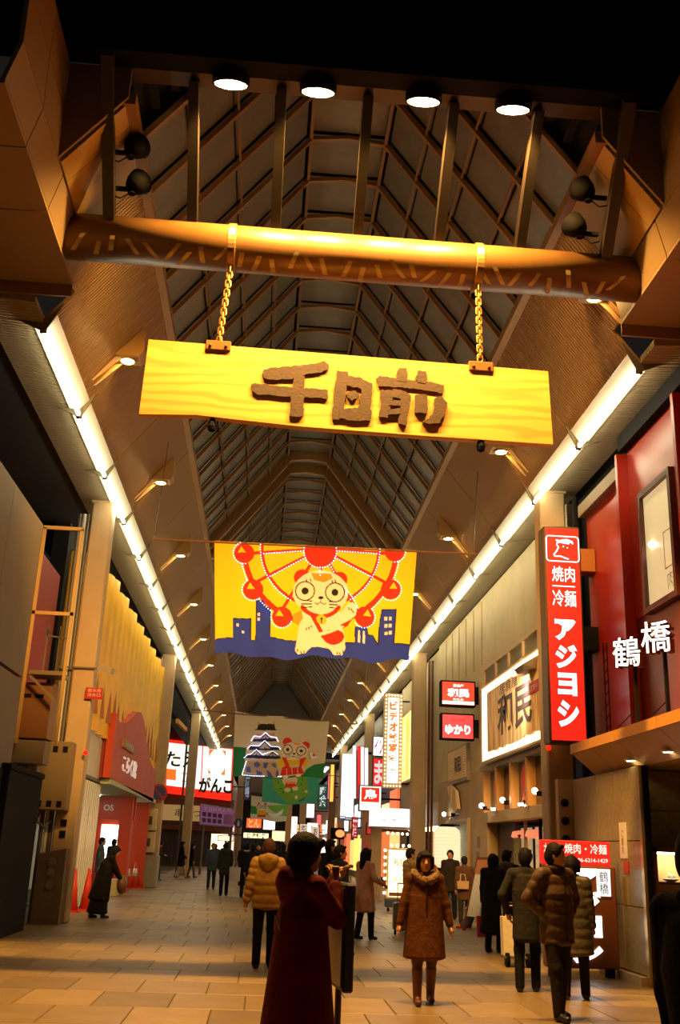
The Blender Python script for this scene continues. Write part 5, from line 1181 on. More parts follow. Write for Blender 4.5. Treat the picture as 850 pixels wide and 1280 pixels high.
# flags with red kana
for k, (px, s, lab) in enumerate(((375, '選べる五', 'white flag with red kana, left of the pair at the far end'), (390, 'お得', 'white flag with red kana, right of the pair at the far end'))):
    y = 72; P0 = at(px, 1030 + k * 3, y); P1 = at(px + 8, 1057, y)
    t = thing('flag_banner', lab, 'flag', (P0.x, y, 0))
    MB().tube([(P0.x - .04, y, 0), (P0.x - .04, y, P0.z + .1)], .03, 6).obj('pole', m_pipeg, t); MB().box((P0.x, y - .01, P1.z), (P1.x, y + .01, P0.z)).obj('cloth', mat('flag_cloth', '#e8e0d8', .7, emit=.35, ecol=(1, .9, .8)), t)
    text_on(s, ((P0.x + P1.x) / 2, y - .02, (P0.z + P1.z) / 2), *FX, .3, (P0.z - P1.z) * .85, vertical=True, bold=.02).obj('lettering', mat('red_print', '#b03020'), t)
# far pillars of the next arcade
for px, pt, y, lab in ((302, 972, 88, 'far beige pillar behind the left edge of the castle banner'), (362, 1003, 100, 'far pinkish pillar below the small banner'), (379, 1004, 96, 'far pale pillar below the teal banner'), (417, 952, 84, 'far beige pillar right of the banners')):
    P = at(px, pt, y); t = thing('arcade_pillar', lab, 'pillar', (P.x, y, 0)); MB().bevbox((P.x - .28, y, 0), (P.x + .28, y + .5, 8.2), .03).obj('shaft', m_pil, t); MB().bevbox((P.x - .33, y - .05, 0), (P.x + .33, y + .55, .5), .03).obj('base', m_pil, t)
# red traffic beacon
t = thing('warning_lamp', 'glowing red warning lamp in a dark housing left of the far right pillar', 'lamp', (at(425, 1042, 58).x, 58, 0))
P = at(425, 1042, 58); MB().bevbox((P.x - .5, 58.02, P.z - .3), (P.x + .25, 58.3, P.z + .3), .02).obj('housing', m_dkwall, t); MB().sphere((P.x, 58, P.z), (.25, .08, .2), 12, 8).obj('lens', glow('lamp_red', (1, .12, .03), 4), t); MB().tube([(P.x, 58.2, 0), (P.x, 58.2, P.z)], .05, 6).obj('post', m_dkwall, t)
# ceiling glow tubes of the far arcade
for k in range(6):
    for so, x in ((-1, -2.2), (1, 5.2)):
        y = 86 + k * 8; MB().box((x - .12, y, 8.08), (x + .12, y + 5, 8.16)).obj('fluorescent_light', glow('far_tube', (1, .92, .8), 8), None, 'fluorescent strip under the low far-end ceiling, %s side, %s in the row' % ('left' if so < 0 else 'right', ORD[k]), 'light', 'far end strips %s' % ('left' if so < 0 else 'right'))

# added glow panels in shopfront form, brightening the far walls
added_glow_cols = [('#ffd9a0', 1.2), ('#fff4e0', 1.6), ('#ff7a40', .9), ('#ffe060', 1.2), ('#e8f0ff', 1.3), ('#ff4030', .9), ('#ffc070', 1.3)]
for wall, x0, x1, ya, yb in ((fr2, 6.2, 6.3, 84.5, 138), (fl2, -3.0, -2.9, 88, 138), (fw, 6.28, 6.35, 48, 84)):
    y = ya; k = 0
    while y < yb - 3:
        L = random.uniform(2.2, 4.2); c, e = added_glow_cols[(k * 3 + int(ya)) % 7]
        MB().box((x0, y, .4), (x1, y + L - .3, random.uniform(2.3, 2.8))).obj('shop_window', glow('shop_' + c, c, e), wall)
        if k % 3 != 2: c, e = added_glow_cols[(k * 5 + 2) % 7]; MB().box((x0 - .05 if x0 > 0 else x1, y + .2, 3.1), (x1 if x0 > 0 else x1 + .05, y + L - .5, random.uniform(3.7, 4.6))).obj('shop_fascia', glow('shop_' + c, c, e), wall)
        y += L; k += 1
for k, (px, py, w_, h, y, c, lab) in enumerate(((333, 1012, 6, 10, 120, '#ff5040', 'tiny red sign at the very end of the street'), (346, 1018, 9, 8, 125, '#ffe8a0', 'tiny cream sign at the very end of the street'), (352, 1008, 5, 14, 118, '#f0f4ff', 'tiny white vertical sign at the very end of the street'), (366, 1030, 8, 10, 128, '#ffb050', 'tiny amber sign at the very end of the street'), (396, 1018, 7, 14, 112, '#ff6060', 'small coral sign right of the far flags'), (402, 1030, 10, 8, 100, '#fff0c0', 'small pale sign right of the far flags'), (318, 1010, 8, 8, 110, '#60a0ff', 'small blue sign left at the end of the street'), (430, 1010, 6, 30, 70, '#fff8f0', 'slim white light beside the third right pillar'), (350, 1040, 40, 14, 134, '#fff0d8', 'broad bright shop glow closing the street end'))):
    far_sign(px, py, px + w_, py + h, y, c, lab, e=1.5)  # invented glow signs, added to brighten the street end
# ================================================================== PEOPLE
def surf_nets(d, lo, vox):
    nx, ny, nz = d.shape; s = d < 0
    c = np.zeros((nx - 1, ny - 1, nz - 1), np.int8)
    for i in (0, 1):
        for j in (0, 1):
            for k in (0, 1): c += s[i:nx - 1 + i, j:ny - 1 + j, k:nz - 1 + k]
    act = (c > 0) & (c < 8); ids = np.argwhere(act); n = len(ids)
    idx = -np.ones(act.shape, np.int64); idx[act] = np.arange(n)
    acc = np.zeros((n, 3)); cnt = np.zeros(n); I, J, K = ids.T
    corners = [(i, j, k) for i in (0, 1) for j in (0, 1) for k in (0, 1)]
    for a in corners:
        for ax in range(3):
            if a[ax]: continue
            b = list(a); b[ax] = 1
            da = d[I + a[0], J + a[1], K + a[2]]; db = d[I + b[0], J + b[1], K + b[2]]
            m = (da < 0) != (db < 0); t = np.where(m, da / np.where(m, da - db, 1), 0)
            p = np.tile(np.array(a, float), (n, 1)); p[:, ax] += t
            acc[m] += p[m]; cnt[m] += 1
    V = lo + (ids + acc / cnt[:, None]) * vox
    F = []
    def quads(sa, sb, offs):
        m = sa != sb; P = np.argwhere(m); return P, sa[m]
    for ax in range(3):
        sl0 = [slice(None)] * 3; sl1 = [slice(None)] * 3; sl0[ax] = slice(0, -1); sl1[ax] = slice(1, None)
        a = s[tuple(sl0)]; b = s[tuple(sl1)]; P = np.argwhere(a != b); fl_ = a[a != b]
        u, v = [(1, 2), (2, 0), (0, 1)][ax]
        ok = (P[:, u] > 0) & (P[:, v] > 0) & (P[:, u] < act.shape[u]) & (P[:, v] < act.shape[v]); P = P[ok]; fl_ = fl_[ok]
        q = []
        for du, dv in ((-1, -1), (0, -1), (0, 0), (-1, 0)):
            Q = P.copy(); Q[:, u] += du; Q[:, v] += dv; q.append(idx[Q[:, 0], Q[:, 1], Q[:, 2]])
        q = np.stack(q, 1); q[~fl_] = q[~fl_][:, ::-1]; q = q[(q >= 0).all(1)]; F.append(q)
    return V, np.concatenate(F)
def sdf_mesh(prims, vox, k=.025):
    bb = []
    for p in prims:
        if p[0] == 'cap': r = max(p[3], p[4]) + .03; bb += [np.minimum(p[1], p[2]) - r, np.maximum(p[1], p[2]) + r]
        elif p[0] == 'ecap': r = max(p[3] + p[4]) + .04; bb += [np.minimum(p[1], p[2]) - r, np.maximum(p[1], p[2]) + r]
        elif p[0] == 'ell': r = max(p[2]) + .02; bb += [np.array(p[1]) - r, np.array(p[1]) + r]
    lo = np.min(bb, 0) - 2 * vox; hi = np.max(bb, 0) + 2 * vox
    n = np.ceil((hi - lo) / vox).astype(int) + 1
    D = np.full(tuple(n), 1.0, np.float32)
    for p in prims:
        if p[0] == 'cap': a, b = np.array(p[1], float), np.array(p[2], float); r = max(p[3], p[4]) + .05; l, h = np.minimum(a, b) - r, np.maximum(a, b) + r
        elif p[0] == 'ecap': a, b = np.array(p[1], float), np.array(p[2], float); r = max(p[3] + p[4]) + .06; l, h = np.minimum(a, b) - r, np.maximum(a, b) + r
        else: a = np.array(p[1], float); r = max(p[2]) + .05; l, h = a - r, a + r
        i0 = np.clip(((l - lo) / vox).astype(int), 0, n - 1); i1 = np.clip(((h - lo) / vox).astype(int) + 2, 1, n)
        ax = [lo[q] + np.arange(i0[q], i1[q]) * vox for q in range(3)]
        X, Y, Z = np.meshgrid(*ax, indexing='ij')
        if p[0] == 'cap':
            ab = b - a; L2 = max(ab @ ab, 1e-9); t = ((X - a[0]) * ab[0] + (Y - a[1]) * ab[1] + (Z - a[2]) * ab[2]) / L2; tc = np.clip(t, 0, 1)
            d = np.sqrt((X - a[0] - tc * ab[0]) ** 2 + (Y - a[1] - tc * ab[1]) ** 2 + (Z - a[2] - tc * ab[2]) ** 2) - (p[3] + (p[4] - p[3]) * tc)
            if len(p) > 5 and p[5]: d = d - p[5][1] * (np.abs(np.sin(np.pi * tc * math.sqrt(L2) / p[5][0])) - .5)
        elif p[0] == 'ecap':
            ab = b - a; L2 = max(ab @ ab, 1e-9); L = math.sqrt(L2)
            t = ((X - a[0]) * ab[0] + (Y - a[1]) * ab[1] + (Z - a[2]) * ab[2]) / L2; tc = np.clip(t, 0, 1); e = np.abs(t - tc) * L
            rx = p[3][0] + (p[4][0] - p[3][0]) * tc; ry = p[3][1] + (p[4][1] - p[3][1]) * tc
            if len(p) > 5 and p[5]: w_ = p[5][1] * (np.abs(np.sin(np.pi * Z / p[5][0])) - .5); rx = rx + w_; ry = ry + w_
            m = np.minimum(rx, ry)
            d = (np.sqrt(((X - a[0] - tc * ab[0]) / rx) ** 2 + ((Y - a[1] - tc * ab[1]) / ry) ** 2 + (e / np.minimum(m, .05)) ** 2) - 1) * m
        else:
            r = p[2]; d = (np.sqrt(((X - a[0]) / r[0]) ** 2 + ((Y - a[1]) / r[1]) ** 2 + ((Z - a[2]) / r[2]) ** 2) - 1) * min(r)
        sub = tuple(slice(i0[q], i1[q]) for q in range(3)); o = D[sub]
        kk = k if p[0] != 'ecap' else min(k, .006)
        if p[0] == 'cut': D[sub] = np.maximum(o, -d)
        else:
            h_ = np.clip(.5 + .5 * (d - o) / kk, 0, 1); D[sub] = d * (1 - h_) + o * h_ - kk * h_ * (1 - h_)
    return surf_nets(D, lo, vox)
def np_obj(name, V, F, mats, parent, s=1.0, mi=None, label=None):
    me = bpy.data.meshes.new(name); me.from_pydata((V * s).tolist(), [], [tuple(f) for f in F])
    for m in mats: me.materials.append(m)
    if mi is not None: me.polygons.foreach_set('material_index', mi)
    me.polygons.foreach_set('use_smooth', [True] * len(me.polygons))
    o = link(name, me, parent)
    if label: o['label'] = label
    return o
def ik(a, t, l1, l2, pole):
    a = np.array(a, float); t = np.array(t, float); d = t - a; L = np.linalg.norm(d); L = min(L, (l1 + l2) * .999); dn = d / np.linalg.norm(d); t = a + dn * L
    c = (l1 * l1 - l2 * l2 + L * L) / (2 * L); h = math.sqrt(max(l1 * l1 - c * c, 0)); p = np.array(pole, float); p = p - dn * (p @ dn); p /= max(np.linalg.norm(p), 1e-6)
    return a + dn * c + p * h, t
def rotz(p, a): c, s = math.cos(a), math.sin(a); return np.array((p[0] * c - p[1] * s, p[0] * s + p[1] * c, p[2]))
m_skin = mat('skin', '#c08a66', .5, noise=.05, nscale=20); m_lip = mat('lip', '#8a4a3c', .5); m_eye = mat('eye', '#1a100c', .3)
def cloth_mat(c, rough=.75, sheen=0): return mat('cloth_' + c.lstrip('#'), c, rough, noise=.22, nscale=7, bump=.5, bscale=14, spec=.15 if rough > .6 else .35)
def person(label, loc, rz, h=1.70, vox=.012, top='#303030', topkind='jacket', hem=.78, legs='#202020', legkind='trousers', shoe='#1a1512', hair='#14100d', hairkind='short',
           hands=((-.24, .04, .78), (.24, .04, .78)), poles=((-.3, -1, 0), (.3, -1, 0)), stride=.12, lean=0.0, yaw=0.0, pitch=0.0, drop=0.0, feet=None, hood=None, fur=None, quilt=None, collar=None, wide=1.0, skin=True, girth=1.0, inner=None, group='people in the arcade', headdrop=0.0, zip=None):
    s = h / 1.72
    root = thing('person', label, 'person', loc, rz, group=group)
    Pz = .90 - drop
    def T(x, y, z):                      # torso frame: lean forward about the pelvis
        zz = z - .90; return np.array((x, y * math.cos(lean) + zz * math.sin(lean), Pz + zz * math.cos(lean) - y * math.sin(lean)))
    hips = [np.array((sx * .09, 0, Pz)) for sx in (-1, 1)]
    feet = feet or ((-.1, -stride, .085), (.1, stride, .085))
    kn = []; an = []
    for i in (0, 1):
        k_, a_ = ik(hips[i], feet[i], .416, .408, ((-1) ** (i + 1) * .1, 1, .1)); kn.append(k_); an.append(a_)
    sh = [T(sx * .175 * wide, -.01, 1.40) for sx in (-1, 1)]
    el = []; wr = []
    for i in (0, 1): e_, w_ = ik(sh[i], hands[i], .29, .25, poles[i]); el.append(e_); wr.append(w_)
    nb_ = T(0, -.01, 1.43)
    def Hd(x, y, z):                     # head frame
        p = np.array((x, y, z - 1.48)); c, q = math.cos(pitch), math.sin(pitch); p = np.array((p[0], p[1] * c + p[2] * q, p[2] * c - p[1] * q))
        return rotz(p, yaw) + T(0, .01, 1.48) * np.array((1, 1, 1)) + np.array((0, 0, -headdrop))
    # ---- body (one mesh): trunk, limbs, head
    pr = [('ecap', T(0, 0, .92), T(0, 0, 1.36), (.13, .09), (.14, .085)), ('cap', nb_, Hd(0, 0, 1.53), .055, .05)]
    for i in (0, 1):
        pr += [('cap', hips[i], kn[i], .07, .05), ('cap', kn[i], an[i], .05, .035), ('cap', sh[i], el[i], .045, .038), ('cap', el[i], wr[i], .036, .026)]
        hd = (wr[i] - el[i]); hd /= np.linalg.norm(hd); pr.append(('cap', wr[i], wr[i] + hd * .07, .028, .034))
        pr.append(('cap', an[i] + (0, 0, -.02), an[i] + (0, .1, -.05), .035, .03))
    for c, r in (((0, .0, 1.615), (.076, .092, .105)), ((0, .03, 1.555), (.06, .066, .075)), ((-.078, -.005, 1.595), (.014, .022, .032)), ((.078, -.005, 1.595), (.014, .022, .032))): pr.append(('ell', Hd(*c), r))
    pr += [('cap', Hd(0, .088, 1.61), Hd(0, .108, 1.578), .011, .016), ('cap', Hd(-.03, .078, 1.632), Hd(.03, .078, 1.632), .016, .016), ('cap', Hd(0, .075, 1.515), Hd(0, .077, 1.52), .022, .022)]
    V, F = sdf_mesh(pr, vox, .018); F = [tuple(f) for f in F]; mi = [0] * len(F)
    ex = MB()
    for i in (0, 1):                     # five separate fingers on each hand
        hd = wr[i] - el[i]; hd /= np.linalg.norm(hd); lat = np.cross(hd, np.array((0, 0, 1.0)) if abs(hd[2]) < .8 else np.array((1.0, 0, 0)) ); lat = np.cross(hd, np.array((0, 1.0, 0))) if abs(hd[2]) > .8 else lat; lat /= np.linalg.norm(lat); nrm = np.cross(lat, hd)
        if abs(hd[2]) > .8: lat, nrm = np.array((0, 1.0, 0)), np.array(((-1) ** i * 1.0, 0, 0)) * -1
        for f in range(4):
            o = wr[i] + hd * .085 + lat * (f - 1.5) * .019; L = (.058, .072, .068, .052)[f]
            ex.tube([o, o + hd * L * .55 - nrm * .006, o + hd * L * .85 - nrm * .022, o + hd * L * .9 - nrm * .04], [.0095, .009, .008, .006], 6)
        o = wr[i] + hd * .03 + lat * .03; ex.tube([o, o + hd * .03 + lat * .022, o + hd * .062 + lat * .024 - nrm * .01], [.012, .011, .008], 6)
    nf0 = len(ex.f); ex.mi = 1
    for sx in (-1, 1): ex.sphere(Hd(sx * .031, .0865, 1.607), .0095, 6, 4)
    for sx in (-1, 1): ex.tube([Hd(sx * .016, .095, 1.632), Hd(sx * .048, .086, 1.634)], .0045, 5)
    ex.mi = 2; ex.tube([Hd(-.024, .089, 1.543), Hd(0, .097, 1.545), Hd(.024, .089, 1.543)], [.004, .0065, .004], 5)
    n0 = len(V); V = np.concatenate([V, np.array(ex.v)]); F += [tuple(i + n0 for i in f) for f in ex.f]; mi += ex.m
    np_obj('body', V, F, [m_skin, m_eye, m_lip], root, s, mi)
    # ---- trousers / skirt, shoes
    g = girth
    if legkind == 'skirt': pr = [('ecap', np.array((0, 0, .14)), T(0, 0, .98), (.27, .25), (.15, .12)), ('cap', an[0], kn[0], .05, .06), ('cap', an[1], kn[1], .05, .06)]
    else:
        pr = [('ecap', T(0, 0, .84), T(0, 0, 1.0), (.155 * g, .115 * g), (.145 * g, .11 * g))]
        low = .058 if legkind != 'slim' else .05
        if legkind == 'boots': low = .036
        for i in (0, 1): pr += [('cap', hips[i], kn[i], .092 * g, .068), ('cap', kn[i], an[i] - (0, 0, .015 if legkind != 'boots' else -.1), .068, low)]
    V, F = sdf_mesh(pr, vox, .03); np_obj('skirt' if legkind == 'skirt' else 'trousers', V, F, [cloth_mat(legs)], root, s)
    for i in (0, 1):
        a_ = an[i]; up = a_ + (0, 0, .3) if legkind == 'boots' else a_ + (0, 0, .01)
        if legkind == 'boots': up = a_ + (kn[i] - a_) * .72
        pr = [('cap', a_ + (0, .0, -.035), a_ + (0, .13, -.05), .042, .035), ('cap', a_ + (0, -.01, -.04), up, .048, .066 if legkind == 'boots' else .045)]
        V, F = sdf_mesh(pr, min(vox, .016), .02); V[:, 2] = np.maximum(V[:, 2], .004 if a_[2] < .13 else -9); np_obj('shoe', V, F, [mat('leather_' + shoe.lstrip('#'), shoe, .35)], root, s)
    # ---- upper garment
    m = cloth_mat(top, .55 if quilt else .8); q = quilt
    hw = .185 + max(0, .78 - hem) * .09
    pr = [('ecap', T(0, -.005, 1.20), T(0, -.01, 1.37), (.19 * wide * g, .135 * g), (.165 * wide, .105), q)]
    if hem > .6: pr.append(('ecap', T(0, 0, .98), T(0, -.005, 1.20), (.175 * g, .135 * g), (.19 * wide * g, .135 * g), q))
    if hem > .6: pr.append(('ecap', T(0, 0, hem), T(0, 0, .98), (.185 * g, .14 * g), (.175 * g, .135 * g), q))
    else:
        lowc = np.array((0, 0, hem)); pr.append(('ecap', lowc, T(0, -.005, 1.20), (hw * g * 1.15, (hw - .02) * g * 1.12), (.19 * wide * g, .135 * g), q))
    sr = 1.25 if quilt else 1.1
    for i in (0, 1):
        pr += [('cap', sh[i], el[i], .062 * sr, .054 * sr, q and (q[0] * .8, q[1])), ('cap', el[i], el[i] + (wr[i] - el[i]) * .93, .054 * sr, .043 * sr, q and (q[0] * .8, q[1])), ('cap', sh[i], nb_, .066, .07)]
    pr.append(('cap', nb_, nb_ + (T(0, 0, 1.47) - T(0, 0, 1.43)), .075, .07))
    V, F = sdf_mesh(pr, vox, .03 if not q else .018); np_obj('coat' if hem < .6 else 'jacket', V, F, [m], root, s)
    if hood:
        pr = [('ell', T(0, -.12, 1.42), (.13, .075, .085)), ('cap', T(-.1, -.06, 1.45), T(0, -.14, 1.47), .05, .05), ('cap', T(.1, -.06, 1.45), T(0, -.14, 1.47), .05, .05), ('ell', T(0, -.13, 1.35), (.08, .05, .08))]
        V, F = sdf_mesh(pr, vox, .03); np_obj('hood', V, F, [cloth_mat(hood)], root, s)
    if fur:
        pr = []
        for i in range(26): a_ = 2 * math.pi * i / 26; pr.append(('ell', T(.14 * math.cos(a_), .11 * math.sin(a_) + .0, 1.43 + .03 * math.cos(2 * a_) - .02 * math.sin(a_)), (random.uniform(.04, .055),) * 3))
        V, F = sdf_mesh(pr, vox, .012); V += rng.normal(0, .004, V.shape); np_obj('fur_collar', V, F, [mat('fur_' + fur.lstrip('#'), fur, .95, noise=.4, nscale=40, bump=1, bscale=90)], root, s)
    if zip:
        zz = [hem + .02 + (1.38 - hem - .02) * i / 10 for i in range(11)]
        MB().tube([T(0, (.142 if z < 1.2 else .142 - (z - 1.2) * .16) * g + .012 + (.02 if hem < .6 and z < .8 else 0) * (.8 - z) * 3, z) * s for z in zz], .008, 5).obj('zip', cloth_mat(zip), root, local=True)
    if collar:
        pr = [('cap', T(.085 * math.cos(i * .628), .07 * math.sin(i * .628) - .01, 1.46), T(.085 * math.cos((i + 1) * .628), .07 * math.sin((i + 1) * .628) - .01, 1.46), .03, .03) for i in range(10)]
        V, F = sdf_mesh(pr, vox, .015); np_obj('collar', V, F, [cloth_mat(collar)], root, s)
    # ---- hair
    mh = mat('hair_' + hair.lstrip('#'), hair, .7, bump=.4, bscale=60, spec=.2)
    hp = [('ell', Hd(0, -.012, 1.63), (.087, .102, .106)), ('ell', Hd(0, -.04, 1.58), (.082, .075, .09))]
    hv = min(vox, .014)
    if hairkind == 'short': hp += [('cap', Hd(-.08, .02, 1.6), Hd(-.078, .0, 1.64), .014, .02), ('cap', Hd(.08, .02, 1.6), Hd(.078, .0, 1.64), .014, .02), ('cap', Hd(-.05, .075, 1.69), Hd(.05, .075, 1.69), .022, .022)]
    if hairkind == 'bob': hp += [('cap', Hd(-.078, .02, 1.64), Hd(-.085, .0, 1.54), .035, .03), ('cap', Hd(.078, .02, 1.64), Hd(.085, .0, 1.54), .035, .03), ('cap', Hd(0, -.05, 1.6), Hd(0, -.06, 1.5), .085, .07), ('cap', Hd(-.05, .08, 1.675), Hd(.05, .08, 1.675), .024, .024)]
    if hairkind == 'long': hp += [('cap', Hd(-.08, .02, 1.64), Hd(-.09, -.02, 1.42), .035, .03), ('cap', Hd(.08, .02, 1.64), Hd(.09, -.02, 1.42), .035, .03), ('cap', Hd(0, -.06, 1.6), Hd(0, -.1, 1.36), .085, .06), ('cap', Hd(-.05, .08, 1.68), Hd(.05, .08, 1.68), .022, .022)]
    if hairkind == 'big': hp = [('ell', Hd(0, -.02, 1.635), (.108, .12, .118)), ('ell', Hd(0, -.06, 1.56), (.1, .085, .09)), ('cap', Hd(-.06, .085, 1.68), Hd(.06, .085, 1.68), .03, .03)]
    if hairkind == 'cap': hp = [('ell', Hd(0, -.005, 1.645), (.09, .106, .095)), ('cap', Hd(-.06, .09, 1.66), Hd(.06, .09, 1.66), .022, .022), ('ell', Hd(0, -.04, 1.58), (.08, .07, .07))]
    fc = Hd(0, .125, 1.575); hp.append(('cut', fc, (.072, .075, .093)))
    if hairkind in ('bob', 'long'): hp.append(('cut', Hd(0, .12, 1.5), (.062, .085, .09)))
    V, F = sdf_mesh(hp, hv, .02); np_obj('cap' if hairkind == 'cap' else 'hair', V, F, [mh], root, s)
    return root
PI = math.pi
N, MV, FV = .011, .017, .026
# --- foreground
person('man in black suit cut off by the right edge of the picture, nearest of all', (1.69, 3.95, 0), -PI / 2 + .35, 1.71, .011, top='#0c0a0a', legs='#0a0909', hem=.75, hair='#0c0908', collar='#141212', wide=1.12)
person('person in long dark red hooded coat holding up a phone', (.30, 7.0, 0), -PI * .33, 1.655, .010, top='#64100e', hem=.16, legs='#2a0808', hair='#060403', hairkind='big', hood='#6a1210', hands=((-.1, .33, 1.44), (.02, .24, 1.41)), poles=((-.5, .1, -1), (.55, .1, -1.4)), stride=.05, girth=1.12)
rc = [o for o in COL.objects if o.name.startswith('person') and o.parent is None][-1]
text_on('N', (-.03, -.172, 1.12), *FX, .07, .09).obj('coat_print', mat('grey_print', '#8a7a74', .6), rc, local=True)
t = thing('placard', 'dark edged placard board on a pole held beside the red coat', 'placard', (.57, 7.25, 0))
b = MB().bevbox((-.035, -.3, .72), (.035, .3, 1.37), .012); o = b.obj('board', mat('placard_edge', '#3c4242', .5), t, local=True)
MB().box((-.045, -.27, .75), (-.036, .27, 1.34)).obj('face', mat('placard_face_reflection', '#8a6a3a', .25), t, local=True)  # yellowish reflection on the board put into its colour
MB().tube([(0, .0, 0), (0, .0, .74)], .022, 8).obj('pole', m_pipeg, t, local=True); MB().lathe((0, 0, 0), [(.16, 0), (.15, .03), (.03, .05)], 14).obj('foot', m_dkwall, t, local=True)
t.rotation_euler = (0, 0, .12)
ph = thing('mobile_phone', 'pale mobile phone held up by the person in red', 'phone', (.515, 7.13, 1.37)); MB().bevbox((.49, 7.115, 1.37), (.54, 7.135, 1.475), .006).obj('case', mat('phone_case', '#d8c4b8', .4), ph); MB().box((.495, 7.112, 1.39), (.535, 7.115, 1.465)).obj('screen', mat('phone_back', '#8a7468', .4), ph)
person('man in brown quilted jacket with hands in pockets looking to the right', (3.19, 11.3, 0), -PI * .87, 1.735, N, top='#4d3521', hem=.74, legs='#241c14', hair='#120d0a', hands=((-.15, .02, .99), (.15, .02, .99)), poles=((-1, -.6, 0), (1, -.6, 0)), stride=.12, yaw=.75, quilt=(.13, .008), collar='#3a2818', girth=1.08, zip='#1c120a')
person('woman in brown parka with fur collar and tall boots walking towards the camera', (1.91, 12.17, 0), PI, 1.60, N, top='#5a3214', hem=.52, legs='#5e4328', legkind='boots', shoe='#5a2a12', hair='#120c0a', hairkind='bob', hands=((-.34, .06, .74), (.34, .05, .74)), poles=((-.8, -1, 0), (.8, -1, 0)), stride=.14, fur='#8a6a48', girth=1.08, zip='#2a160a')
person('person in grey-brown quilted coat mostly hidden behind the man in brown', (3.85, 12.9, 0), -.5, 1.62, N, top='#4a4030', hem=.55, legs='#1c1814', shoe='#5a3a22', hair='#100c0a', hairkind='bob', quilt=(.12, .008), girth=1.05)
person('man in dark grey coat seen from behind beside the man in brown', (3.42, 13.48, 0), -.25, 1.69, N, top='#2c2a24', hem=.62, legs='#12100e', hair='#0e0b09', yaw=-.2, hands=((-.24, .06, .92), (.25, .06, .92)), poles=((-1, -.7, 0), (1, -.7, 0)), stride=.06)
person('man in mustard quilted jacket with hood, seen from behind', (.13, 15.2, 0), 0.02, 1.70, N, top='#8f6a2a', hem=.80, legs='#120f0e', hair='#3a2012', hood='#8f6a2a', quilt=(.12, .011), stride=.1, hands=((-.3, .02, .76), (.3, .05, .78)), girth=1.1)
# --- middle distance
person('woman in pale pink coat and black trousers walking to the right', (2.05, 20.4, 0), -PI * .3, 1.64, MV, top='#c8a088', hem=.55, legs='#1a1614', hair='#120c0a', hairkind='long', hands=((-.3, .1, .84), (.28, .22, 1.05)), stride=.1)
person('man in black jacket just right of the red coat', (1.3, 17.2, 0), -PI * .35, 1.66, MV, top='#141316', hem=.7, legs='#121012', hair='#0e0a09', yaw=-.3)
person('taller man behind the man in black jacket, head turned right', (1.42, 21.5, 0), -PI * .25, 1.78, MV, top='#18171a', hem=.72, legs='#141214', hair='#0e0a09', yaw=-.4)
person('woman in long black coat waiting by the dark entrance', (4.13, 18.6, 0), -PI * .2, 1.62, MV, top='#121010', hem=.35, legs='#0e0c0c', hair='#0c0908', hairkind='bob', stride=.03)
person('man in black jacket with fur-trimmed hood waiting by the dark entrance', (4.55, 19.3, 0), -PI * .12, 1.70, MV, top='#15151a', hem=.7, legs='#14110f', hair='#0c0908', hood='#4a3c26', yaw=-.5, hands=((-.26, .05, .75), (.2, .12, .8)))
person('man sitting on the ground by the easel board with red shoes', (5.3, 24.4, 0), PI * .42, 1.66, MV, top='#2a2622', hem=.75, legs='#4a4a48', shoe='#a02820', hair='#14100d', drop=.68, feet=((-.14, .6, .085), (.12, .45, .085)), hands=((-.12, .42, .45), (.2, .3, .5)), lean=.18)
person('man in tan padded jacket standing by the second right pillar', (3.25, 22.8, 0), -PI * .4, 1.68, MV, top='#8a6a3c', hem=.72, legs='#1c1814', hair='#120d0a', quilt=(.12, .008))
person('dark-haired person half hidden behind the woman in the parka', (3.75, 24.4, 0), -.3, 1.62, MV, top='#2a2420', hem=.7, legs='#1c1814', hair='#0e0b09', hairkind='bob')
person('man in dark jacket facing the street beside the white lantern', (5.0, 27.6, 0), PI * .9, 1.70, MV, top='#2a201a', hem=.7, legs='#24201e', hair='#120d0a')
person('person in brown coat with dark hat standing before the lantern', (5.1, 26.2, 0), -.2, 1.55, MV, top='#5a3c28', hem=.62, legs='#2a2624', hair='#1a1210', hairkind='cap')
person('stooping old woman in long black coat and skirt near the left cones', (-3.44, 23.7, 0), -PI * .38, 1.56, MV, top='#17110e', hem=.42, legs='#120e0c', legkind='skirt', hair='#0d0a09', hairkind='bob', lean=.42, pitch=.5, hands=((.02, .5, .84), (.14, .5, .82)), poles=((-.5, -.3, -1), (.5, -.3, -1)), girth=1.15)
hb = thing('handbag', 'brown handbag held by the stooping old woman', 'bag', (-2.98, 23.85, .52)); MB().sphere((-2.98, 23.85, .7), (.12, .19, .2), 14, 10).obj('bag_body', mat('bag_leather', '#6a4a26', .5), hb, smooth=True); MB().tube([(-2.98, 23.73, .82), (-2.99, 23.75, .92), (-2.99, 23.95, .92), (-2.98, 23.97, .82)], .012, 6).obj('strap', mat('bag_leather', '#6a4a26'), hb)
person('man in blue-grey jacket at the red shop entrance, in profile', (-4.95, 33.6, 0), -PI / 2, 1.70, MV, top='#4a5560', hem=.7, legs='#242a34', hair='#16120f')
person('man in dark jacket and jeans by the lit poster of the red shop', (-5.25, 38.6, 0), -.4, 1.68, FV, top='#20262a', hem=.72, legs='#3a4658', hair='#14100d')
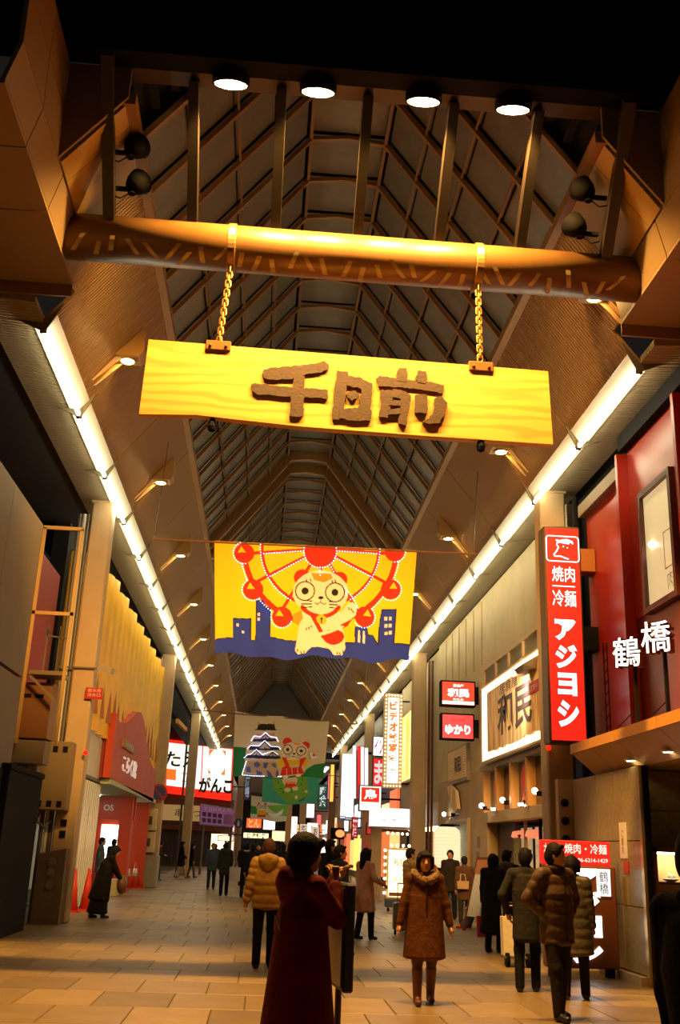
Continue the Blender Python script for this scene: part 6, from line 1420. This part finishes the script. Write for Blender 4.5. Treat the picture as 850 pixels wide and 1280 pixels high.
# --- further away
person('person in dark green padded jacket walking away, left of the crowd', (-1.14, 36.2, 0), .1, 1.72, MV, top='#2c2c1e', hem=.7, legs='#14120f', hair='#14100c', hood='#34301f', girth=1.1)
person('man in blue-grey jacket facing the camera beside the green jacket', (-1.79, 41.0, 0), PI, 1.68, FV, top='#3c4650', hem=.72, legs='#1c2430', hair='#8a5a40', girth=1.05)
person('person in black jacket with pale collar walking away, carrying a bag', (-.43, 35.6, 0), 0, 1.72, FV, top='#151214', hem=.7, legs='#141214', hair='#0e0a09', collar='#b8a890')
person('man in black coat and beige trousers walking right by the third left pillar', (-3.85, 53.2, 0), -PI * .42, 1.74, FV, top='#161212', hem=.6, legs='#b09a70', shoe='#6a4020', hair='#14100c', stride=.25, hands=((-.2, .2, .9), (.2, .2, .95)))
person('companion in black with grey trousers beside the beige trousers man', (-3.45, 55.0, 0), -PI * .4, 1.66, FV, top='#181414', hem=.62, legs='#5a5248', hair='#100c0a', stride=.15)
person('youth in dark jacket and jeans leaning by the meter pillar', (-4.6, 49.0, 0), -PI * .55, 1.68, FV, top='#1c2420', hem=.72, legs='#2c3c58', shoe='#8a8a90', hair='#120e0c', pitch=.4, hands=((-.06, .26, 1.12), (.1, .26, 1.12)))
crowd = [(.25, 31.0, .1, '#1c1614', 'short', 'dark-clad man walking just left of the mustard jacket head'), (.95, 29.5, .0, '#221a16', 'long', 'long-haired woman in dark coat right of the mustard jacket'), (-.05, 40, PI, '#2c2420', 'short', 'man in brown facing the camera in the middle of the crowd'),
 (.55, 38, 0, '#14141a', 'short', 'man in navy walking away in the middle of the crowd'), (1.6, 36, .2, '#201a1a', 'bob', 'bob-haired woman in black in the crowd behind the red coat'), (2.2, 33, PI, '#2a2018', 'short', 'man facing the camera behind the pink coat'),
 (-.7, 46, 0, '#241c1a', 'short', 'distant man in dark coat on the left of the crowd'), (1.0, 48, PI, '#342822', 'bob', 'distant woman in brown facing the camera'), (.3, 52, 0, '#181618', 'short', 'distant man in black before the far signs'), (1.9, 46, 0, '#241e22', 'short', 'distant man in plum jacket right of the crowd'),
 (2.9, 42, PI, '#1c181a', 'short', 'distant man in black by the second right pillar'), (-2.4, 58, .3, '#2c2826', 'short', 'far man in grey near the purple notice board'), (-2.1, 63.5, PI, '#221c20', 'bob', 'far woman in black near the round blue sign'), (.0, 64, 0, '#2a2220', 'short', 'farthest man in brown on the street axis'), (1.2, 62, 0, '#1a1616', 'short', 'farthest man in black right of the street axis'), (3.3, 52, .2, '#2a2428', 'short', 'far man in grey by the lit goods shop'),
 (-.2, 33.5, .0, '#1a1516', 'short', 'man in black just left behind the mustard jacket'), (.75, 34, .0, '#201818', 'short', 'man in black right behind the mustard jacket')]
for k, (x, y, r, c, hk, lab) in enumerate(crowd):
    person(lab, (x, y, 0), r, 1.64 + .09 * ((k * 7) % 5) / 4, FV, top=c, hem=.68 - .1 * (k % 2), legs='#171413', hair='#100c0a', hairkind=hk, stride=.08 + .03 * (k % 3))
# --- things people carry or stand by
def bag(name, label, x, y, z, w_, d_, h, col, rz=0, handles='#c8b898', emit=0):
    t = thing(name, label, 'bag', (x, y, z), rz)
    vs = [(-w_ / 2, -d_ / 2, 0), (w_ / 2, -d_ / 2, 0), (w_ / 2, d_ / 2, 0), (-w_ / 2, d_ / 2, 0), (-w_ * .55, -d_ * .45, h), (w_ * .55, -d_ * .45, h), (w_ * .55, d_ * .45, h), (-w_ * .55, d_ * .45, h)]
    MB().add(vs, [(0, 3, 2, 1), (0, 1, 5, 4), (1, 2, 6, 5), (2, 3, 7, 6), (3, 0, 4, 7), (4, 5, 6, 7)]).obj('bag_body', mat('bag_' + col.lstrip('#'), col, .45, bump=.4, bscale=12), t, local=True)
    for sy_ in (-1, 1): MB().tube([(-w_ * .25, sy_ * d_ * .4, h), (-w_ * .2, sy_ * d_ * .3, h + .16), (w_ * .2, sy_ * d_ * .3, h + .16), (w_ * .25, sy_ * d_ * .4, h)], .008, 5).obj('handle', mat('bag_handle_' + handles.lstrip('#'), handles, .6), t, local=True)
    return t
bag('paper_bag', 'red and white paper bag standing by the sitting man', 4.72, 22.2, 0, .26, .14, .4, '#b01c1c')
bag('plastic_bag', 'white shopping bag standing on the hand cart behind the grey coat', 3.95, 16.5, .155, .3, .2, .55, '#ddd2bc')
bag('shopping_bag', 'pale carrier bag held by the black jacket with pale collar', -.78, 35.4, .5, .34, .16, .44, '#b8b0a4')
bag('tote_bag', 'cream tote bag on the left arm of the pink coat woman', 1.72, 20.2, .55, .12, .3, .42, '#c8ac80')
bag('shoulder_bag', 'beige shoulder bag on the person in brown before the lantern', 5.03, 26.04, .8, .26, .12, .18, '#b89468')
# suitcase
t = thing('suitcase', 'silver suitcase beside the man in the tan jacket', 'suitcase', (3.0, 22.0, 0))
MB().bevbox((-.2, -.12, .08), (.2, .12, .62), .03).obj('shell', mat('silver_case', '#8a8478', .35, metal=.5), t, local=True)
for dx in (-.1, .1): MB().tube([(dx, .1, .62), (dx, .1, .98)], .01, 6).obj('handle_rod', m_pipeg, t, local=True)
MB().tube([(-.1, .1, .98), (.1, .1, .98)], .015, 6).obj('grip', m_black, t, local=True)
for dx in (-.15, .15): MB().lathe((dx, 0, .04), [(.04, -.02), (.04, .02)], 10, 'X').obj('wheel', m_black, t, local=True)
# hand cart by the grey coat man
t = thing('hand_cart', 'small dark hand cart wheel and frame behind the man in brown', 'cart', (4.0, 16.35, 0))
for dx in (-.16, .16): MB().lathe((dx, 0, .1), [(.1, -.025), (.1, .025)], 14, 'X').obj('wheel', m_black, t, local=True)
MB().box((-.2, -.05, .12), (.2, .3, .15)).obj('platform', m_pipeg, t, local=True); MB().tube([(-.15, .3, .14), (-.15, .36, .9), (.15, .36, .9), (.15, .3, .14)], .014, 6).obj('push_handle', m_pipeg, t, local=True)
# easel board
t = thing('easel_board', 'leaning white menu easel with brown frame left of the dark entrance', 'sign', (4.75, 23.5, 0), -1.1)
def leanbox(x0, x1, z0, z1, d0, d1): 
    k = .27; return MB().add([(x0, d0 + z0 * k, z0), (x1, d0 + z0 * k, z0), (x1, d1 + z0 * k, z0), (x0, d1 + z0 * k, z0), (x0, d0 + z1 * k, z1), (x1, d0 + z1 * k, z1), (x1, d1 + z1 * k, z1), (x0, d1 + z1 * k, z1)], [(0, 3, 2, 1), (4, 5, 6, 7), (0, 1, 5, 4), (1, 2, 6, 5), (2, 3, 7, 6), (3, 0, 4, 7)])
leanbox(-.3, .3, .3, 1.5, 0, .04).obj('board', mat('easel_white', '#c4c8d0', .3), t, local=True)
leanbox(-.3, .3, 1.2, 1.5, -.012, 0).obj('header', mat('easel_header', '#9a6a4a', .5), t, local=True)
for x0, x1 in ((-.35, -.3), (.3, .35)): leanbox(x0, x1, 0, 1.55, -.01, .05).obj('side_rail', m_frame, t, local=True)
leanbox(-.35, .35, 1.5, 1.56, -.01, .05).obj('top_rail', m_frame, t, local=True)
MB().beam((-.3, .9, 0), (-.3, .45, 1.5), .04, .04).obj('rear_leg', m_frame, t, local=True); MB().beam((.3, .9, 0), (.3, .45, 1.5), .04, .04).obj('rear_leg', m_frame, t, local=True)
